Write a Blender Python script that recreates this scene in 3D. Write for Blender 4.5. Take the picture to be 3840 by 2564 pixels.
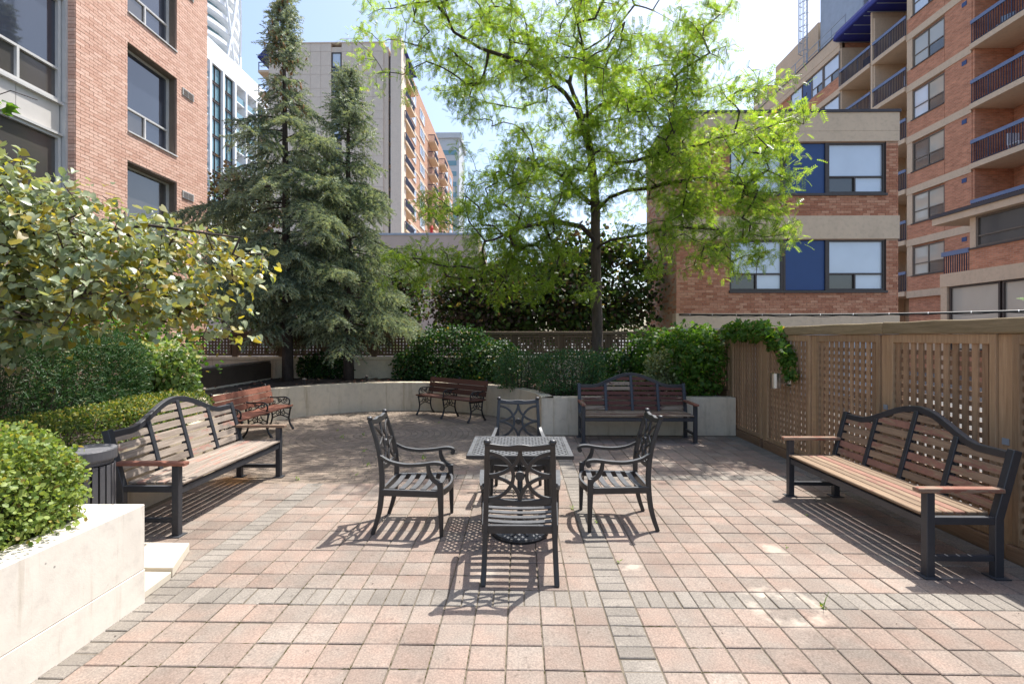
import bpy, math, random
import numpy as np
from mathutils import Vector, Matrix
R = math.radians
rnd = random.Random(7)
npr = np.random.default_rng(11)
for o in list(bpy.data.objects):
    bpy.data.objects.remove(o)
scene = bpy.context.scene
col = scene.collection

# ------------------------------------------------------------ camera, sky, sun, exposure
cam_d = bpy.data.cameras.new('camera')
cam_d.sensor_width = 36.0
cam_d.lens = 36.0 * 1855 / 3840
cam_d.shift_y = -18 / 3840
cam_d.clip_start = 0.05
cam_d.clip_end = 3000
cam = bpy.data.objects.new('camera', cam_d)
cam.location = (0, 0, 1.70)
cam.rotation_euler = (R(90), 0, R(0.927))
col.objects.link(cam)
scene.camera = cam

SUN = Vector((0.32, 0.31, 1.0)).normalized()
sun_el = math.asin(SUN.z)
world = bpy.data.worlds.new('World')
scene.world = world
world.use_nodes = True
wn = world.node_tree
sky = wn.nodes.new('ShaderNodeTexSky')
sky.sky_type = 'NISHITA'
sky.sun_disc = False
sky.sun_elevation = sun_el
sky.sun_rotation = math.atan2(SUN.x, SUN.y)
sky.air_density = 1.0
sky.dust_density = 2.6
sky.ozone_density = 1.0
bg = wn.nodes['Background']
bg.inputs['Strength'].default_value = 0.15
wn.links.new(sky.outputs['Color'], bg.inputs['Color'])

sun_d = bpy.data.lights.new('sun', 'SUN')
sun_d.energy = 3.9
sun_d.angle = R(0.53)
sun_d.color = (1.0, 0.965, 0.91)
sun = bpy.data.objects.new('sun', sun_d)
sun.rotation_euler = (-SUN).to_track_quat('-Z', 'Y').to_euler()
sun.location = (8, 8, 30)
col.objects.link(sun)

vs = scene.view_settings
vs.view_transform = 'Standard'
vs.look = 'None'
vs.exposure = 1.02
vs.gamma = 1.0
vs.use_curve_mapping = False

# ------------------------------------------------------------ object helpers
def tag(o, label=None, cat=None, group=None, kind=None):
    if label: o['label'] = label
    if cat: o['category'] = cat
    if group: o['group'] = group
    if kind: o['kind'] = kind
    return o

def thing(name, label, cat, loc=(0, 0, 0), rz=0.0, group=None):
    o = bpy.data.objects.new(name, None)
    o.empty_display_size = 0.1
    o.location = loc
    o.rotation_euler = (0, 0, rz)
    col.objects.link(o)
    return tag(o, label, cat, group)

def link(name, me, parent=None, loc=None, rz=0.0):
    o = bpy.data.objects.new(name, me)
    if parent is not None: o.parent = parent
    if loc is not None: o.location = loc
    if rz: o.rotation_euler = (0, 0, rz)
    col.objects.link(o)
    return o

def copy_tree(o, parent=None):
    c = o.copy()
    col.objects.link(c)
    c.parent = parent
    for ch in list(o.children): copy_tree(ch, c)
    return c

class MB:
    def __init__(s):
        s.v = []; s.f = []; s.m = []; s.mi = 0
    def add(s, vs_, fs):
        o = len(s.v)
        s.v.extend([tuple(p) for p in vs_])
        s.f.extend([tuple(i + o for i in f) for f in fs])
        s.m.extend([s.mi] * len(fs))
        return s
    def box(s, x0, x1, y0, y1, z0, z1):
        return s.add([(x0,y0,z0),(x1,y0,z0),(x1,y1,z0),(x0,y1,z0),(x0,y0,z1),(x1,y0,z1),(x1,y1,z1),(x0,y1,z1)],
              [(0,3,2,1),(4,5,6,7),(0,1,5,4),(1,2,6,5),(2,3,7,6),(3,0,4,7)])
    def bar(s, p, q, w, h, up=(0, 0, 1)):
        return s.sweep([p, q], w, h, up)
    def sweep(s, path, w, h, up=(0, 0, 1), closed=False):
        # rectangular section; w measured across (tangent x up), h along up; w,h may be lists
        P = [Vector(p) for p in path]; n = len(P); up = Vector(up)
        V = []
        for i in range(n):
            if closed: t = P[(i+1) % n] - P[i-1]
            else: t = P[min(i+1, n-1)] - P[max(i-1, 0)]
            t.normalize()
            a = t.cross(up)
            if a.length < 1e-5: a = t.cross(Vector((1, 0, 0)))
            a.normalize(); b = a.cross(t); b.normalize()
            ww = w[i] if isinstance(w, (list, tuple)) else w
            hh = h[i] if isinstance(h, (list, tuple)) else h
            for sa, sb in ((-1,-1),(1,-1),(1,1),(-1,1)):
                V.append(P[i] + a*sa*ww/2 + b*sb*hh/2)
        F = []
        for i in range(n if closed else n-1):
            j = (i+1) % n
            for k in range(4):
                k2 = (k+1) % 4
                F.append((i*4+k, i*4+k2, j*4+k2, j*4+k))
        if not closed:
            F.append((3, 2, 1, 0)); e = (n-1)*4; F.append((e, e+1, e+2, e+3))
        return s.add(V, F)
    def tube(s, path, r, n=8, caps=True):
        P = [Vector(p) for p in path]; m = len(P)
        V = []; ref = None
        for i in range(m):
            t = (P[min(i+1, m-1)] - P[max(i-1, 0)]).normalized()
            if ref is None:
                ref = t.cross(Vector((0.3, 0.2, 1)))
                if ref.length < 1e-3: ref = t.cross(Vector((1, 0, 0)))
            a = (ref - t*ref.dot(t)).normalized(); ref = a
            b = t.cross(a)
            rr = r[i] if isinstance(r, (list, tuple)) else r
            for k in range(n):
                an = 2*math.pi*k/n
                V.append(P[i] + a*math.cos(an)*rr + b*math.sin(an)*rr)
        F = []
        for i in range(m-1):
            for k in range(n):
                k2 = (k+1) % n
                F.append((i*n+k, i*n+k2, (i+1)*n+k2, (i+1)*n+k))
        if caps:
            F.append(tuple(range(n-1, -1, -1))); F.append(tuple(range((m-1)*n, m*n)))
        return s.add(V, F)
    def lathe(s, prof, n=24, c=(0, 0, 0)):
        V = []; F = []; m = len(prof)
        for r, z in prof:
            for k in range(n):
                an = 2*math.pi*k/n
                V.append((c[0]+r*math.cos(an), c[1]+r*math.sin(an), c[2]+z))
        for i in range(m-1):
            for k in range(n):
                k2 = (k+1) % n
                F.append((i*n+k, i*n+k2, (i+1)*n+k2, (i+1)*n+k))
        F.append(tuple(range(n-1, -1, -1))); F.append(tuple(range((m-1)*n, m*n)))
        return s.add(V, F)
    def prism(s, poly, a, b, fn):
        # poly: list of (u,v); extruded from w=a to w=b; fn(u,v,w)->xyz
        n = len(poly)
        V = [fn(u, v, a) for u, v in poly] + [fn(u, v, b) for u, v in poly]
        F = [tuple(range(n-1, -1, -1)), tuple(range(n, 2*n))]
        F += [(i, (i+1) % n, n+(i+1) % n, n+i) for i in range(n)]
        return s.add(V, F)
    def mesh(s, name, mats, smooth=False):
        me = bpy.data.meshes.new(name)
        me.from_pydata(s.v, [], s.f)
        if not isinstance(mats, (list, tuple)): mats = [mats]
        for m in mats: me.materials.append(m)
        if len(mats) > 1: me.polygons.foreach_set('material_index', s.m)
        if smooth: me.polygons.foreach_set('use_smooth', [True]*len(s.f))
        me.update()
        return me
    def obj(s, name, mats, parent=None, loc=None, rz=0.0, smooth=False, bevel=0.0, seg=1, fix=True):
        me = s.mesh(name, mats, smooth)
        if fix:
            import bmesh
            b = bmesh.new(); b.from_mesh(me); bmesh.ops.recalc_face_normals(b, faces=b.faces); b.to_mesh(me); b.free()
        o = link(name, me, parent, loc, rz)
        if bevel:
            m = o.modifiers.new('bevel', 'BEVEL'); m.width = bevel; m.segments = seg; m.limit_method = 'ANGLE'; m.angle_limit = R(40)
        return o

def curve_pts(pts, n=8):
    # Catmull-Rom through points
    P = [Vector(p) for p in pts]
    P = [P[0]*2 - P[1]] + P + [P[-1]*2 - P[-2]]
    out = []
    for i in range(1, len(P)-2):
        for k in range(n):
            t = k/n
            a, b, c, d = P[i-1], P[i], P[i+1], P[i+2]
            out.append(0.5*((2*b) + (c-a)*t + (2*a-5*b+4*c-d)*t*t + (3*b-a-3*c+d)*t**3))
    out.append(P[-2])
    return out

# ------------------------------------------------------------ materials
def new_mat(name):
    m = bpy.data.materials.new(name); m.use_nodes = True
    nt = m.node_tree
    b = nt.nodes['Principled BSDF']
    return m, nt, b

def rnd_val(nt):
    # one random number per separate piece, whether it is an object or a mesh island
    oi = nt.nodes.new('ShaderNodeObjectInfo'); ge = nt.nodes.new('ShaderNodeNewGeometry')
    a = nt.nodes.new('ShaderNodeMath'); a.operation = 'ADD'
    nt.links.new(oi.outputs['Random'], a.inputs[0]); nt.links.new(ge.outputs['Random Per Island'], a.inputs[1])
    f = nt.nodes.new('ShaderNodeMath'); f.operation = 'FRACT'
    nt.links.new(a.outputs[0], f.inputs[0])
    return f.outputs[0]

def noise(nt, scale, detail=4, rough=0.6, w=None, stretch=None, dist=0.0, coord='Object'):
    tc = nt.nodes.new('ShaderNodeTexCoord')
    src = tc.outputs[coord]
    if stretch:
        mp = nt.nodes.new('ShaderNodeMapping'); mp.inputs['Scale'].default_value = stretch
        nt.links.new(src, mp.inputs['Vector']); src = mp.outputs['Vector']
    n = nt.nodes.new('ShaderNodeTexNoise')
    n.inputs['Scale'].default_value = scale; n.inputs['Detail'].default_value = detail; n.inputs['Roughness'].default_value = rough
    n.inputs['Distortion'].default_value = dist
    nt.links.new(src, n.inputs['Vector'])
    if w is not None:
        n.noise_dimensions = '4D'
        mu = nt.nodes.new('ShaderNodeMath'); mu.operation = 'MULTIPLY'; mu.inputs[1].default_value = 37.0
        nt.links.new(w, mu.inputs[0]); nt.links.new(mu.outputs[0], n.inputs['W'])
    return n.outputs['Fac']

def ramp(nt, fac, stops):
    r = nt.nodes.new('ShaderNodeValToRGB')
    e = r.color_ramp.elements
    while len(e) < len(stops): e.new(0.5)
    for i, (p, c) in enumerate(stops):
        e[i].position = p
        e[i].color = (*c, 1) if len(c) == 3 else c
    nt.links.new(fac, r.inputs['Fac'])
    return r.outputs['Color']

def mixc(nt, fac, a, b, mode='MIX'):
    m = nt.nodes.new('ShaderNodeMix'); m.data_type = 'RGBA'; m.blend_type = mode
    ia, ib = m.inputs[6], m.inputs[7]
    for i, x in ((ia, a), (ib, b)):
        if isinstance(x, tuple): i.default_value = (*x, 1)
        else: nt.links.new(x, i)
    if isinstance(fac, float): m.inputs[0].default_value = fac
    else: nt.links.new(fac, m.inputs[0])
    return m.outputs[2]

def mulf(nt, a, k, off=0.0):
    m = nt.nodes.new('ShaderNodeMath'); m.operation = 'MULTIPLY_ADD'
    m.inputs[1].default_value = k; m.inputs[2].default_value = off
    nt.links.new(a, m.inputs[0])
    return m.outputs[0]

def bump(nt, b, h, dist=0.002, strength=0.6):
    n = nt.nodes.new('ShaderNodeBump'); n.inputs['Distance'].default_value = dist; n.inputs['Strength'].default_value = strength
    nt.links.new(h, n.inputs['Height']); nt.links.new(n.outputs['Normal'], b.inputs['Normal'])

def grey(v): return (v, v, v)
def sc(c, k): return tuple(min(1.0, x*k) for x in c)

def simple(name, c, rough=0.7, var=0.18, scale=6.0, metal=0.0, piece=0.0, bmp=0.0, bscale=80.0, spec=0.5, stretch=None):
    m, nt, b = new_mat(name)
    n = noise(nt, scale, 5, 0.65, stretch=stretch)
    cc = ramp(nt, n, [(0.25, sc(c, 1-var)), (0.75, sc(c, 1+var))])
    if piece:
        r = rnd_val(nt)
        v = ramp(nt, r, [(0.0, grey(1-piece)), (1.0, grey(1.0))])
        cc = mixc(nt, 1.0, cc, v, 'MULTIPLY')
    nt.links.new(cc, b.inputs['Base Color'])
    b.inputs['Roughness'].default_value = rough
    b.inputs['Metallic'].default_value = metal
    b.inputs['Specular IOR Level'].default_value = spec
    if bmp: bump(nt, b, noise(nt, bscale, 4, 0.7), bmp)
    return m

def leaf_mat(name, c1, c2, trans=0.4, rough=0.5, tcol=None, spec=0.4):
    m, nt, b = new_mat(name)
    r = rnd_val(nt)
    cc = ramp(nt, r, [(0.0, c1), (0.94, c2), (0.975, (0.26, 0.20, 0.06))])
    nt.links.new(cc, b.inputs['Base Color'])
    b.inputs['Roughness'].default_value = rough
    b.inputs['Specular IOR Level'].default_value = spec
    t = nt.nodes.new('ShaderNodeBsdfTranslucent')
    if tcol: t.inputs['Color'].default_value = (*tcol, 1)
    else:
        tc = mixc(nt, 1.0, cc, (1.85, 1.78, 0.8), 'MULTIPLY')
        nt.links.new(tc, t.inputs['Color'])
    mx = nt.nodes.new('ShaderNodeMixShader'); mx.inputs[0].default_value = trans
    nt.links.new(b.outputs[0], mx.inputs[1]); nt.links.new(t.outputs[0], mx.inputs[2])
    nt.links.new(mx.outputs[0], nt.nodes['Material Output'].inputs['Surface'])
    return m

def world_noise(nt, scale, detail=4, rough=0.6):
    ge = nt.nodes.new('ShaderNodeNewGeometry')
    n = nt.nodes.new('ShaderNodeTexNoise')
    n.inputs['Scale'].default_value = scale; n.inputs['Detail'].default_value = detail; n.inputs['Roughness'].default_value = rough
    nt.links.new(ge.outputs['Position'], n.inputs['Vector'])
    return n.outputs['Fac'], ge

def spot(nt, ge, c, r0, r1, wob):
    # soft disc or ring mask around a stained place on the paving
    d = nt.nodes.new('ShaderNodeVectorMath'); d.operation = 'DISTANCE'; d.inputs[1].default_value = (c[0], c[1], 0)
    nt.links.new(ge.outputs['Position'], d.inputs[0])
    ad = nt.nodes.new('ShaderNodeMath'); ad.operation = 'MULTIPLY_ADD'; ad.inputs[1].default_value = 0.32
    nt.links.new(wob, ad.inputs[0]); nt.links.new(d.outputs['Value'], ad.inputs[2])
    o = 0.16
    if r0 > 0: return ramp(nt, ad.outputs[0], [(r0+o-0.05, grey(0)), (r0+o, grey(1)), (r1+o, grey(1)), (r1+o+0.05, grey(0))])
    return ramp(nt, ad.outputs[0], [(o+r1*0.3, grey(1)), (r1+o, grey(0))])

def paver_mat(name, base, alt, mixamt):
    m, nt, b = new_mat(name)
    r = rnd_val(nt)
    big = noise(nt, 5.0, 3, 0.5, w=r)
    fine = noise(nt, 95.0, 3, 0.7, w=r)
    stain, ge = world_noise(nt, 1.3, 5, 0.65)
    wob, _ = world_noise(nt, 6.0, 3, 0.6)
    k = ramp(nt, big, [(0.5-mixamt*0.5, base), (0.62+0.1*(1-mixamt), alt)])
    val = ramp(nt, r, [(0.0, grey(0.87)), (1.0, grey(1.12))])
    k = mixc(nt, 1.0, k, val, 'MULTIPLY')
    sp = ramp(nt, fine, [(0.33, grey(0.70)), (0.52, grey(1.0)), (0.70, grey(1.32))])
    k = mixc(nt, 1.0, k, sp, 'MULTIPLY')
    st = ramp(nt, stain, [(0.3, grey(0.74)), (0.7, grey(1.12))])
    k = mixc(nt, 1.0, k, st, 'MULTIPLY')
    dk, _ = world_noise(nt, 17.0, 2, 0.5)
    k = mixc(nt, 1.0, k, ramp(nt, dk, [(0.66, grey(1.0)), (0.74, grey(0.72))]), 'MULTIPLY')
    eff = spot(nt, ge, (1.68, 3.16), 0.17, 0.23, wob)
    gate = ramp(nt, wob, [(0.42, grey(0.0)), (0.6, grey(0.62))])
    em = mixc(nt, 1.0, eff, gate, 'MULTIPLY')
    k = mixc(nt, em, k, (0.52, 0.44, 0.36))
    for c_, r_ in (((2.02, 4.02), 0.10), ((0.82, 3.66), 0.07), ((-0.28, 3.55), 0.12)):
        k = mixc(nt, mulc(nt, spot(nt, ge, c_, 0, r_, wob), 0.5), k, (0.52, 0.44, 0.36))
    k = mixc(nt, mulc(nt, spot(nt, ge, (-3.40, 5.80), 0, 0.30, wob), 0.7), k, (0.36, 0.17, 0.045))
    nt.links.new(k, b.inputs['Base Color'])
    b.inputs['Roughness'].default_value = 0.88
    b.inputs['Specular IOR Level'].default_value = 0.25
    bump(nt, b, fine, 0.0015, 0.6)
    return m

def mulc(nt, c, k):
    return mixc(nt, 1.0, c, (k, k, k), 'MULTIPLY')

def brick_mat(name, c1, c2, c3):
    m, nt, b = new_mat(name)
    r = rnd_val(nt)
    k = ramp(nt, r, [(0.0, c1), (0.55, c2), (1.0, c3)])
    n = noise(nt, 30.0, 4, 0.7, w=r)
    k = mixc(nt, 1.0, k, ramp(nt, n, [(0.3, grey(0.82)), (0.7, grey(1.12))]), 'MULTIPLY')
    nt.links.new(k, b.inputs['Base Color'])
    b.inputs['Roughness'].default_value = 0.9
    b.inputs['Specular IOR Level'].default_value = 0.2
    bump(nt, b, n, 0.003, 0.5)
    return m

def far_brick_mat(name, c1, c2, mortar):
    # brickwork too far away to pick the bricks apart
    m, nt, b = new_mat(name)
    tc = nt.nodes.new('ShaderNodeTexCoord')
    mp = nt.nodes.new('ShaderNodeMapping'); mp.inputs['Rotation'].default_value = (R(90), 0, R(90))
    sep = nt.nodes.new('ShaderNodeSeparateXYZ'); nt.links.new(tc.outputs['Object'], sep.inputs[0])
    add = nt.nodes.new('ShaderNodeMath'); add.operation = 'ADD'
    nt.links.new(sep.outputs['X'], add.inputs[0]); nt.links.new(sep.outputs['Y'], add.inputs[1])
    cmb = nt.nodes.new('ShaderNodeCombineXYZ')
    nt.links.new(add.outputs[0], cmb.inputs['X']); nt.links.new(sep.outputs['Z'], cmb.inputs['Y'])
    bt = nt.nodes.new('ShaderNodeTexBrick')
    bt.inputs['Scale'].default_value = 1.0
    bt.inputs['Brick Width'].default_value = 0.22; bt.inputs['Row Height'].default_value = 0.075
    bt.inputs['Mortar Size'].default_value = 0.007
    bt.inputs['Color1'].default_value = (*c1, 1); bt.inputs['Color2'].default_value = (*c2, 1); bt.inputs['Mortar'].default_value = (*mortar, 1)
    nt.links.new(cmb.outputs[0], bt.inputs['Vector'])
    n = noise(nt, 2.2, 5, 0.7, stretch=(1, 1, 3))
    k = mixc(nt, 1.0, bt.outputs['Color'], ramp(nt, n, [(0.3, grey(0.8)), (0.72, grey(1.25))]), 'MULTIPLY')
    nt.links.new(k, b.inputs['Base Color'])
    b.inputs['Roughness'].default_value = 0.9; b.inputs['Specular IOR Level'].default_value = 0.2
    return m

def wood_mat(name, bare1, bare2, paint, cover, axis=0, rough=0.75, knots=True):
    m, nt, b = new_mat(name)
    r = rnd_val(nt)
    st = [14.0, 14.0, 14.0]; st[axis] = 0.9
    g = noise(nt, 2.6, 6, 0.7, w=r, stretch=tuple(st), dist=0.5)
    k = ramp(nt, g, [(0.32, bare1), (0.68, bare2)])
    v = ramp(nt, r, [(0.0, grey(0.74)), (1.0, grey(1.1))])
    k = mixc(nt, 1.0, k, v, 'MULTIPLY')
    if paint:
        st2 = [7.0, 7.0, 7.0]; st2[axis] = 1.6
        pn = noise(nt, 1.6, 5, 0.72, w=r, stretch=tuple(st2), dist=0.8)
        add = nt.nodes.new('ShaderNodeMath'); add.operation = 'MULTIPLY_ADD'; add.inputs[1].default_value = 0.34; nt.links.new(r, add.inputs[0]); nt.links.new(pn, add.inputs[2])
        mask = ramp(nt, add.outputs[0], [(0.67+(0.5-cover)*0.42-0.015, grey(0)), (0.67+(0.5-cover)*0.42+0.02, grey(1))])
        inv = nt.nodes.new('ShaderNodeInvert'); nt.links.new(mask, inv.inputs['Color'])
        pv = noise(nt, 9, 4, 0.6, w=r)
        pc = mixc(nt, 1.0, ramp(nt, pv, [(0.3, sc(paint, 0.85)), (0.7, sc(paint, 1.15))]), v, 'MULTIPLY')
        k = mixc(nt, inv.outputs[0], pc, k) if False else mixc(nt, mask, k, pc)
    nt.links.new(k, b.inputs['Base Color'])
    b.inputs['Roughness'].default_value = rough
    b.inputs['Specular IOR Level'].default_value = 0.3
    bump(nt, b, g, 0.004, 0.6)
    return m

def concrete_mat(name, c, stain=0.25, pores=True):
    m, nt, b = new_mat(name)
    n1 = noise(nt, 1.6, 6, 0.62, stretch=(1, 1, 0.5))
    n2 = noise(nt, 9.0, 5, 0.7)
    k = ramp(nt, n1, [(0.22, sc(c, 1-stain)), (0.5, c), (0.8, sc(c, 1.06))])
    k = mixc(nt, 1.0, k, ramp(nt, n2, [(0.28, grey(0.86)), (0.5, grey(1.0)), (0.9, grey(1.05))]), 'MULTIPLY')
    h = n2
    if pores:
        dr = noise(nt, 2.4, 5, 0.7, stretch=(2.6, 2.6, 0.22))
        k = mixc(nt, 1.0, k, ramp(nt, dr, [(0.30, (0.70, 0.66, 0.60)), (0.47, grey(1.0))]), 'MULTIPLY')
        vo = nt.nodes.new('ShaderNodeTexVoronoi'); vo.inputs['Scale'].default_value = 9.0
        tc = nt.nodes.new('ShaderNodeTexCoord'); nt.links.new(tc.outputs['Object'], vo.inputs['Vector'])
        pr = ramp(nt, vo.outputs['Distance'], [(0.045, grey(0.45)), (0.075, grey(1.0))])
        gate = ramp(nt, noise(nt, 3.0, 2, 0.5), [(0.52, grey(1.0)), (0.58, grey(0.0))])
        pr = mixc(nt, gate, pr, (1.0, 1.0, 1.0))
        k = mixc(nt, 1.0, k, pr, 'MULTIPLY')
    nt.links.new(k, b.inputs['Base Color'])
    b.inputs['Roughness'].default_value = 0.85; b.inputs['Specular IOR Level'].default_value = 0.25
    bump(nt, b, h, 0.004, 0.5)
    return m

def glass_mat(name, c, rough=0.04, var=0.05):
    m, nt, b = new_mat(name)
    n = noise(nt, 1.3, 2, 0.5)
    nt.links.new(ramp(nt, n, [(0.3, sc(c, 1-var)), (0.7, sc(c, 1+var))]), b.inputs['Base Color'])
    b.inputs['Roughness'].default_value = rough
    b.inputs['Specular IOR Level'].default_value = 0.8
    b.inputs['Coat Weight'].default_value = 0.5
    b.inputs['Coat Roughness'].default_value = 0.02
    return m

MAT = {}
MAT['paver_pink'] = paver_mat('paver_pink', (0.292, 0.208, 0.166), (0.252, 0.210, 0.176), 0.5)
MAT['paver_grey'] = paver_mat('paver_grey', (0.248, 0.218, 0.186), (0.274, 0.212, 0.174), 0.5)
MAT['paver_band'] = paver_mat('paver_band', (0.252, 0.224, 0.192), (0.232, 0.207, 0.178), 0.4)
MAT['cobble'] = paver_mat('cobble', (0.30, 0.232, 0.178), (0.21, 0.17, 0.135), 0.5)
MAT['joint'] = simple('joint_sand', (0.135, 0.112, 0.08), 0.95, 0.4, 14, bmp=0.004)
MAT['moss'] = simple('joint_moss', (0.085, 0.075, 0.022), 0.95, 0.4, 20, bmp=0.004)
MAT['ground'] = simple('street_asphalt', (0.12, 0.115, 0.11), 0.9, 0.25, 0.9)
MAT['soil'] = simple('garden_soil', (0.045, 0.033, 0.026), 0.95, 0.5, 9, bmp=0.02, bscale=30)
MAT['wall_c'] = concrete_mat('cream_concrete', (0.62, 0.53, 0.40), 0.22)
MAT['wall_w'] = concrete_mat('white_concrete', (0.70, 0.65, 0.57), 0.26)
MAT['slab'] = concrete_mat('slab_concrete', (0.60, 0.54, 0.44), 0.12, False)
MAT['beige'] = concrete_mat('beige_render', (0.68, 0.51, 0.355), 0.10, False)
MAT['precast'] = concrete_mat('precast_panel', (0.76, 0.63, 0.51), 0.07, False)
MAT['black_metal'] = simple('black_bench_paint', (0.032, 0.034, 0.040), 0.42, 0.2, 7, bmp=0.0006, bscale=120)
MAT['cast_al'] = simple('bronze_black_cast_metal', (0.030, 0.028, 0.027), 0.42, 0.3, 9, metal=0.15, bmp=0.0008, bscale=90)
MAT['cast_iron'] = simple('black_cast_iron', (0.010, 0.010, 0.012), 0.4, 0.3, 20)
MAT['bench_bare'] = wood_mat('peeled_red_wood', (0.17, 0.135, 0.108), (0.42, 0.35, 0.29), (0.32, 0.19, 0.15), 0.12)
MAT['bench_dark'] = wood_mat('chipped_maroon_wood', (0.30, 0.22, 0.16), (0.42, 0.33, 0.24), (0.105, 0.040, 0.030), 0.74)
MAT['bench_right'] = wood_mat('sunworn_wood', (0.19, 0.125, 0.082), (0.37, 0.265, 0.175), (0.25, 0.13, 0.095), 0.34)
MAT['arm_wood'] = wood_mat('armrest_wood', (0.20, 0.13, 0.09), (0.38, 0.27, 0.19), (0.26, 0.11, 0.075), 0.74, axis=1)
MAT['park_wood'] = wood_mat('stained_park_wood', (0.085, 0.036, 0.024), (0.14, 0.06, 0.04), None, 0)
MAT['park_sun'] = wood_mat('red_park_wood', (0.19, 0.075, 0.048), (0.27, 0.11, 0.072), None, 0)
MAT['fence_v'] = wood_mat('cedar_slat_upright', (0.28, 0.165, 0.092), (0.46, 0.30, 0.18), None, 0, axis=2)
MAT['fence_h'] = wood_mat('cedar_slat_cross', (0.20, 0.115, 0.065), (0.34, 0.21, 0.125), None, 0, axis=1)
MAT['fence_hx'] = wood_mat('cedar_rail', (0.115, 0.078, 0.05), (0.21, 0.15, 0.098), None, 0, axis=0)
MAT['fence_post'] = wood_mat('cedar_post', (0.29, 0.178, 0.098), (0.47, 0.315, 0.185), None, 0, axis=2)
MAT['fence_cap'] = wood_mat('mossy_cap_beam', (0.19, 0.145, 0.078), (0.38, 0.29, 0.175), None, 0, axis=1)
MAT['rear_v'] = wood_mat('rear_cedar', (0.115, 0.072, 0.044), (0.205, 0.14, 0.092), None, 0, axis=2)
MAT['brown_wall'] = simple('brown_wall_paint', (0.075, 0.05, 0.033), 0.8, 0.3, 3)
MAT['rail_grey'] = simple('weathered_pipe', (0.24, 0.19, 0.15), 0.6, 0.4, 12)
MAT['steel'] = simple('brushed_steel', (0.62, 0.60, 0.58), 0.28, 0.08, 40, metal=1.0, stretch=(1, 1, 0.05))
MAT['bin'] = simple('charcoal_bin_paint', (0.075, 0.075, 0.082), 0.5, 0.15, 8)
MAT['brick_l'] = brick_mat('salmon_brick', (0.61, 0.365, 0.275), (0.69, 0.445, 0.345), (0.75, 0.505, 0.40))
MAT['mortar_l'] = simple('pale_mortar', (0.30, 0.22, 0.175), 0.95, 0.15, 10)
MAT['brick_r'] = brick_mat('orange_brick', (0.40, 0.160, 0.092), (0.53, 0.235, 0.138), (0.64, 0.33, 0.205))
MAT['mortar_r'] = simple('brown_mortar', (0.46, 0.30, 0.21), 0.95, 0.15, 10)
MAT['far_brick'] = far_brick_mat('far_orange_brick', (0.62, 0.27, 0.155), (0.48, 0.195, 0.11), (0.52, 0.33, 0.23))
MAT['far_brick_pale'] = far_brick_mat('far_pale_brick', (0.52, 0.29, 0.19), (0.43, 0.225, 0.145), (0.46, 0.33, 0.25))
MAT['frame_w'] = simple('pale_aluminium_frame', (0.55, 0.54, 0.52), 0.4, 0.06, 6)
MAT['frame_b'] = simple('brown_window_frame', (0.065, 0.048, 0.040), 0.5, 0.15, 6)
MAT['frame_t'] = simple('taupe_window_frame', (0.155, 0.12, 0.092), 0.5, 0.15, 6)
MAT['spandrel'] = simple('pale_spandrel_panel', (0.56, 0.53, 0.49), 0.5, 0.12, 1.4)
MAT['glass'] = glass_mat('window_glass', (0.035, 0.042, 0.06))
MAT['glass_dim'] = glass_mat('dim_window_glass', (0.075, 0.07, 0.065), 0.12)
MAT['glass_blind'] = glass_mat('glass_over_white_blind', (0.62, 0.68, 0.76), 0.06)
MAT['glass_cream'] = glass_mat('glass_over_cream_blind', (0.45, 0.42, 0.35), 0.06)
MAT['glass_teal'] = glass_mat('teal_glass', (0.14, 0.27, 0.31), 0.05)
MAT['blind'] = simple('vertical_blind', (0.20, 0.185, 0.16), 0.8, 0.2, 5, piece=0.35)
MAT['blue_panel'] = simple('blue_spandrel', (0.022, 0.062, 0.185), 0.45, 0.12, 1.0)
MAT['blue_rail'] = simple('blue_balcony_rail', (0.15, 0.20, 0.33), 0.5, 0.1, 3)
MAT['blue_dark'] = simple('navy_baluster', (0.022, 0.024, 0.060), 0.5, 0.2, 4)
MAT['awning'] = simple('navy_awning', (0.014, 0.022, 0.20), 0.7, 0.2, 3)
MAT['dark'] = simple('dark_roof_flashing', (0.055, 0.045, 0.05), 0.6, 0.2, 3)
MAT['white'] = simple('white_cladding', (0.80, 0.82, 0.84), 0.5, 0.04, 1)
MAT['pale_grey'] = simple('pale_grey_wall', (0.50, 0.52, 0.54), 0.7, 0.06, 1)
MAT['galv'] = simple('galvanised_metal', (0.36, 0.40, 0.45), 0.5, 0.12, 2, metal=0.3)
MAT['mauve'] = simple('mauve_render', (0.54, 0.42, 0.35), 0.9, 0.06, 1)
MAT['red'] = simple('red_enamel', (0.5, 0.02, 0.015), 0.5, 0.1, 4)
MAT['cable'] = simple('black_cable', (0.012, 0.012, 0.013), 0.5, 0.2, 30)
MAT['tie'] = simple('white_cable_wrap', (0.6, 0.6, 0.6), 0.5, 0.1, 30)
MAT['bark'] = simple('brown_bark', (0.085, 0.062, 0.048), 0.95, 0.55, 9, bmp=0.02, bscale=22, stretch=(1, 1, 0.25))
MAT['bark_dark'] = simple('dark_bark', (0.055, 0.040, 0.033), 0.95, 0.5, 10, bmp=0.015, bscale=24, stretch=(1, 1, 0.3))
MAT['twig'] = simple('twig_bark', (0.06, 0.042, 0.032), 0.9, 0.4, 12)
MAT['locust'] = leaf_mat('locust_leaf', (0.105, 0.190, 0.024), (0.26, 0.36, 0.058), 0.60, 0.36, spec=0.6)
MAT['spruce'] = leaf_mat('spruce_needles', (0.050, 0.090, 0.062), (0.20, 0.25, 0.18), 0.15, 0.6)
MAT['spruce_light'] = leaf_mat('spruce_new_needles', (0.20, 0.26, 0.185), (0.42, 0.47, 0.34), 0.2, 0.55)
MAT['cone'] = simple('spruce_cone', (0.36, 0.20, 0.09), 0.8, 0.3, 20)
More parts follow.
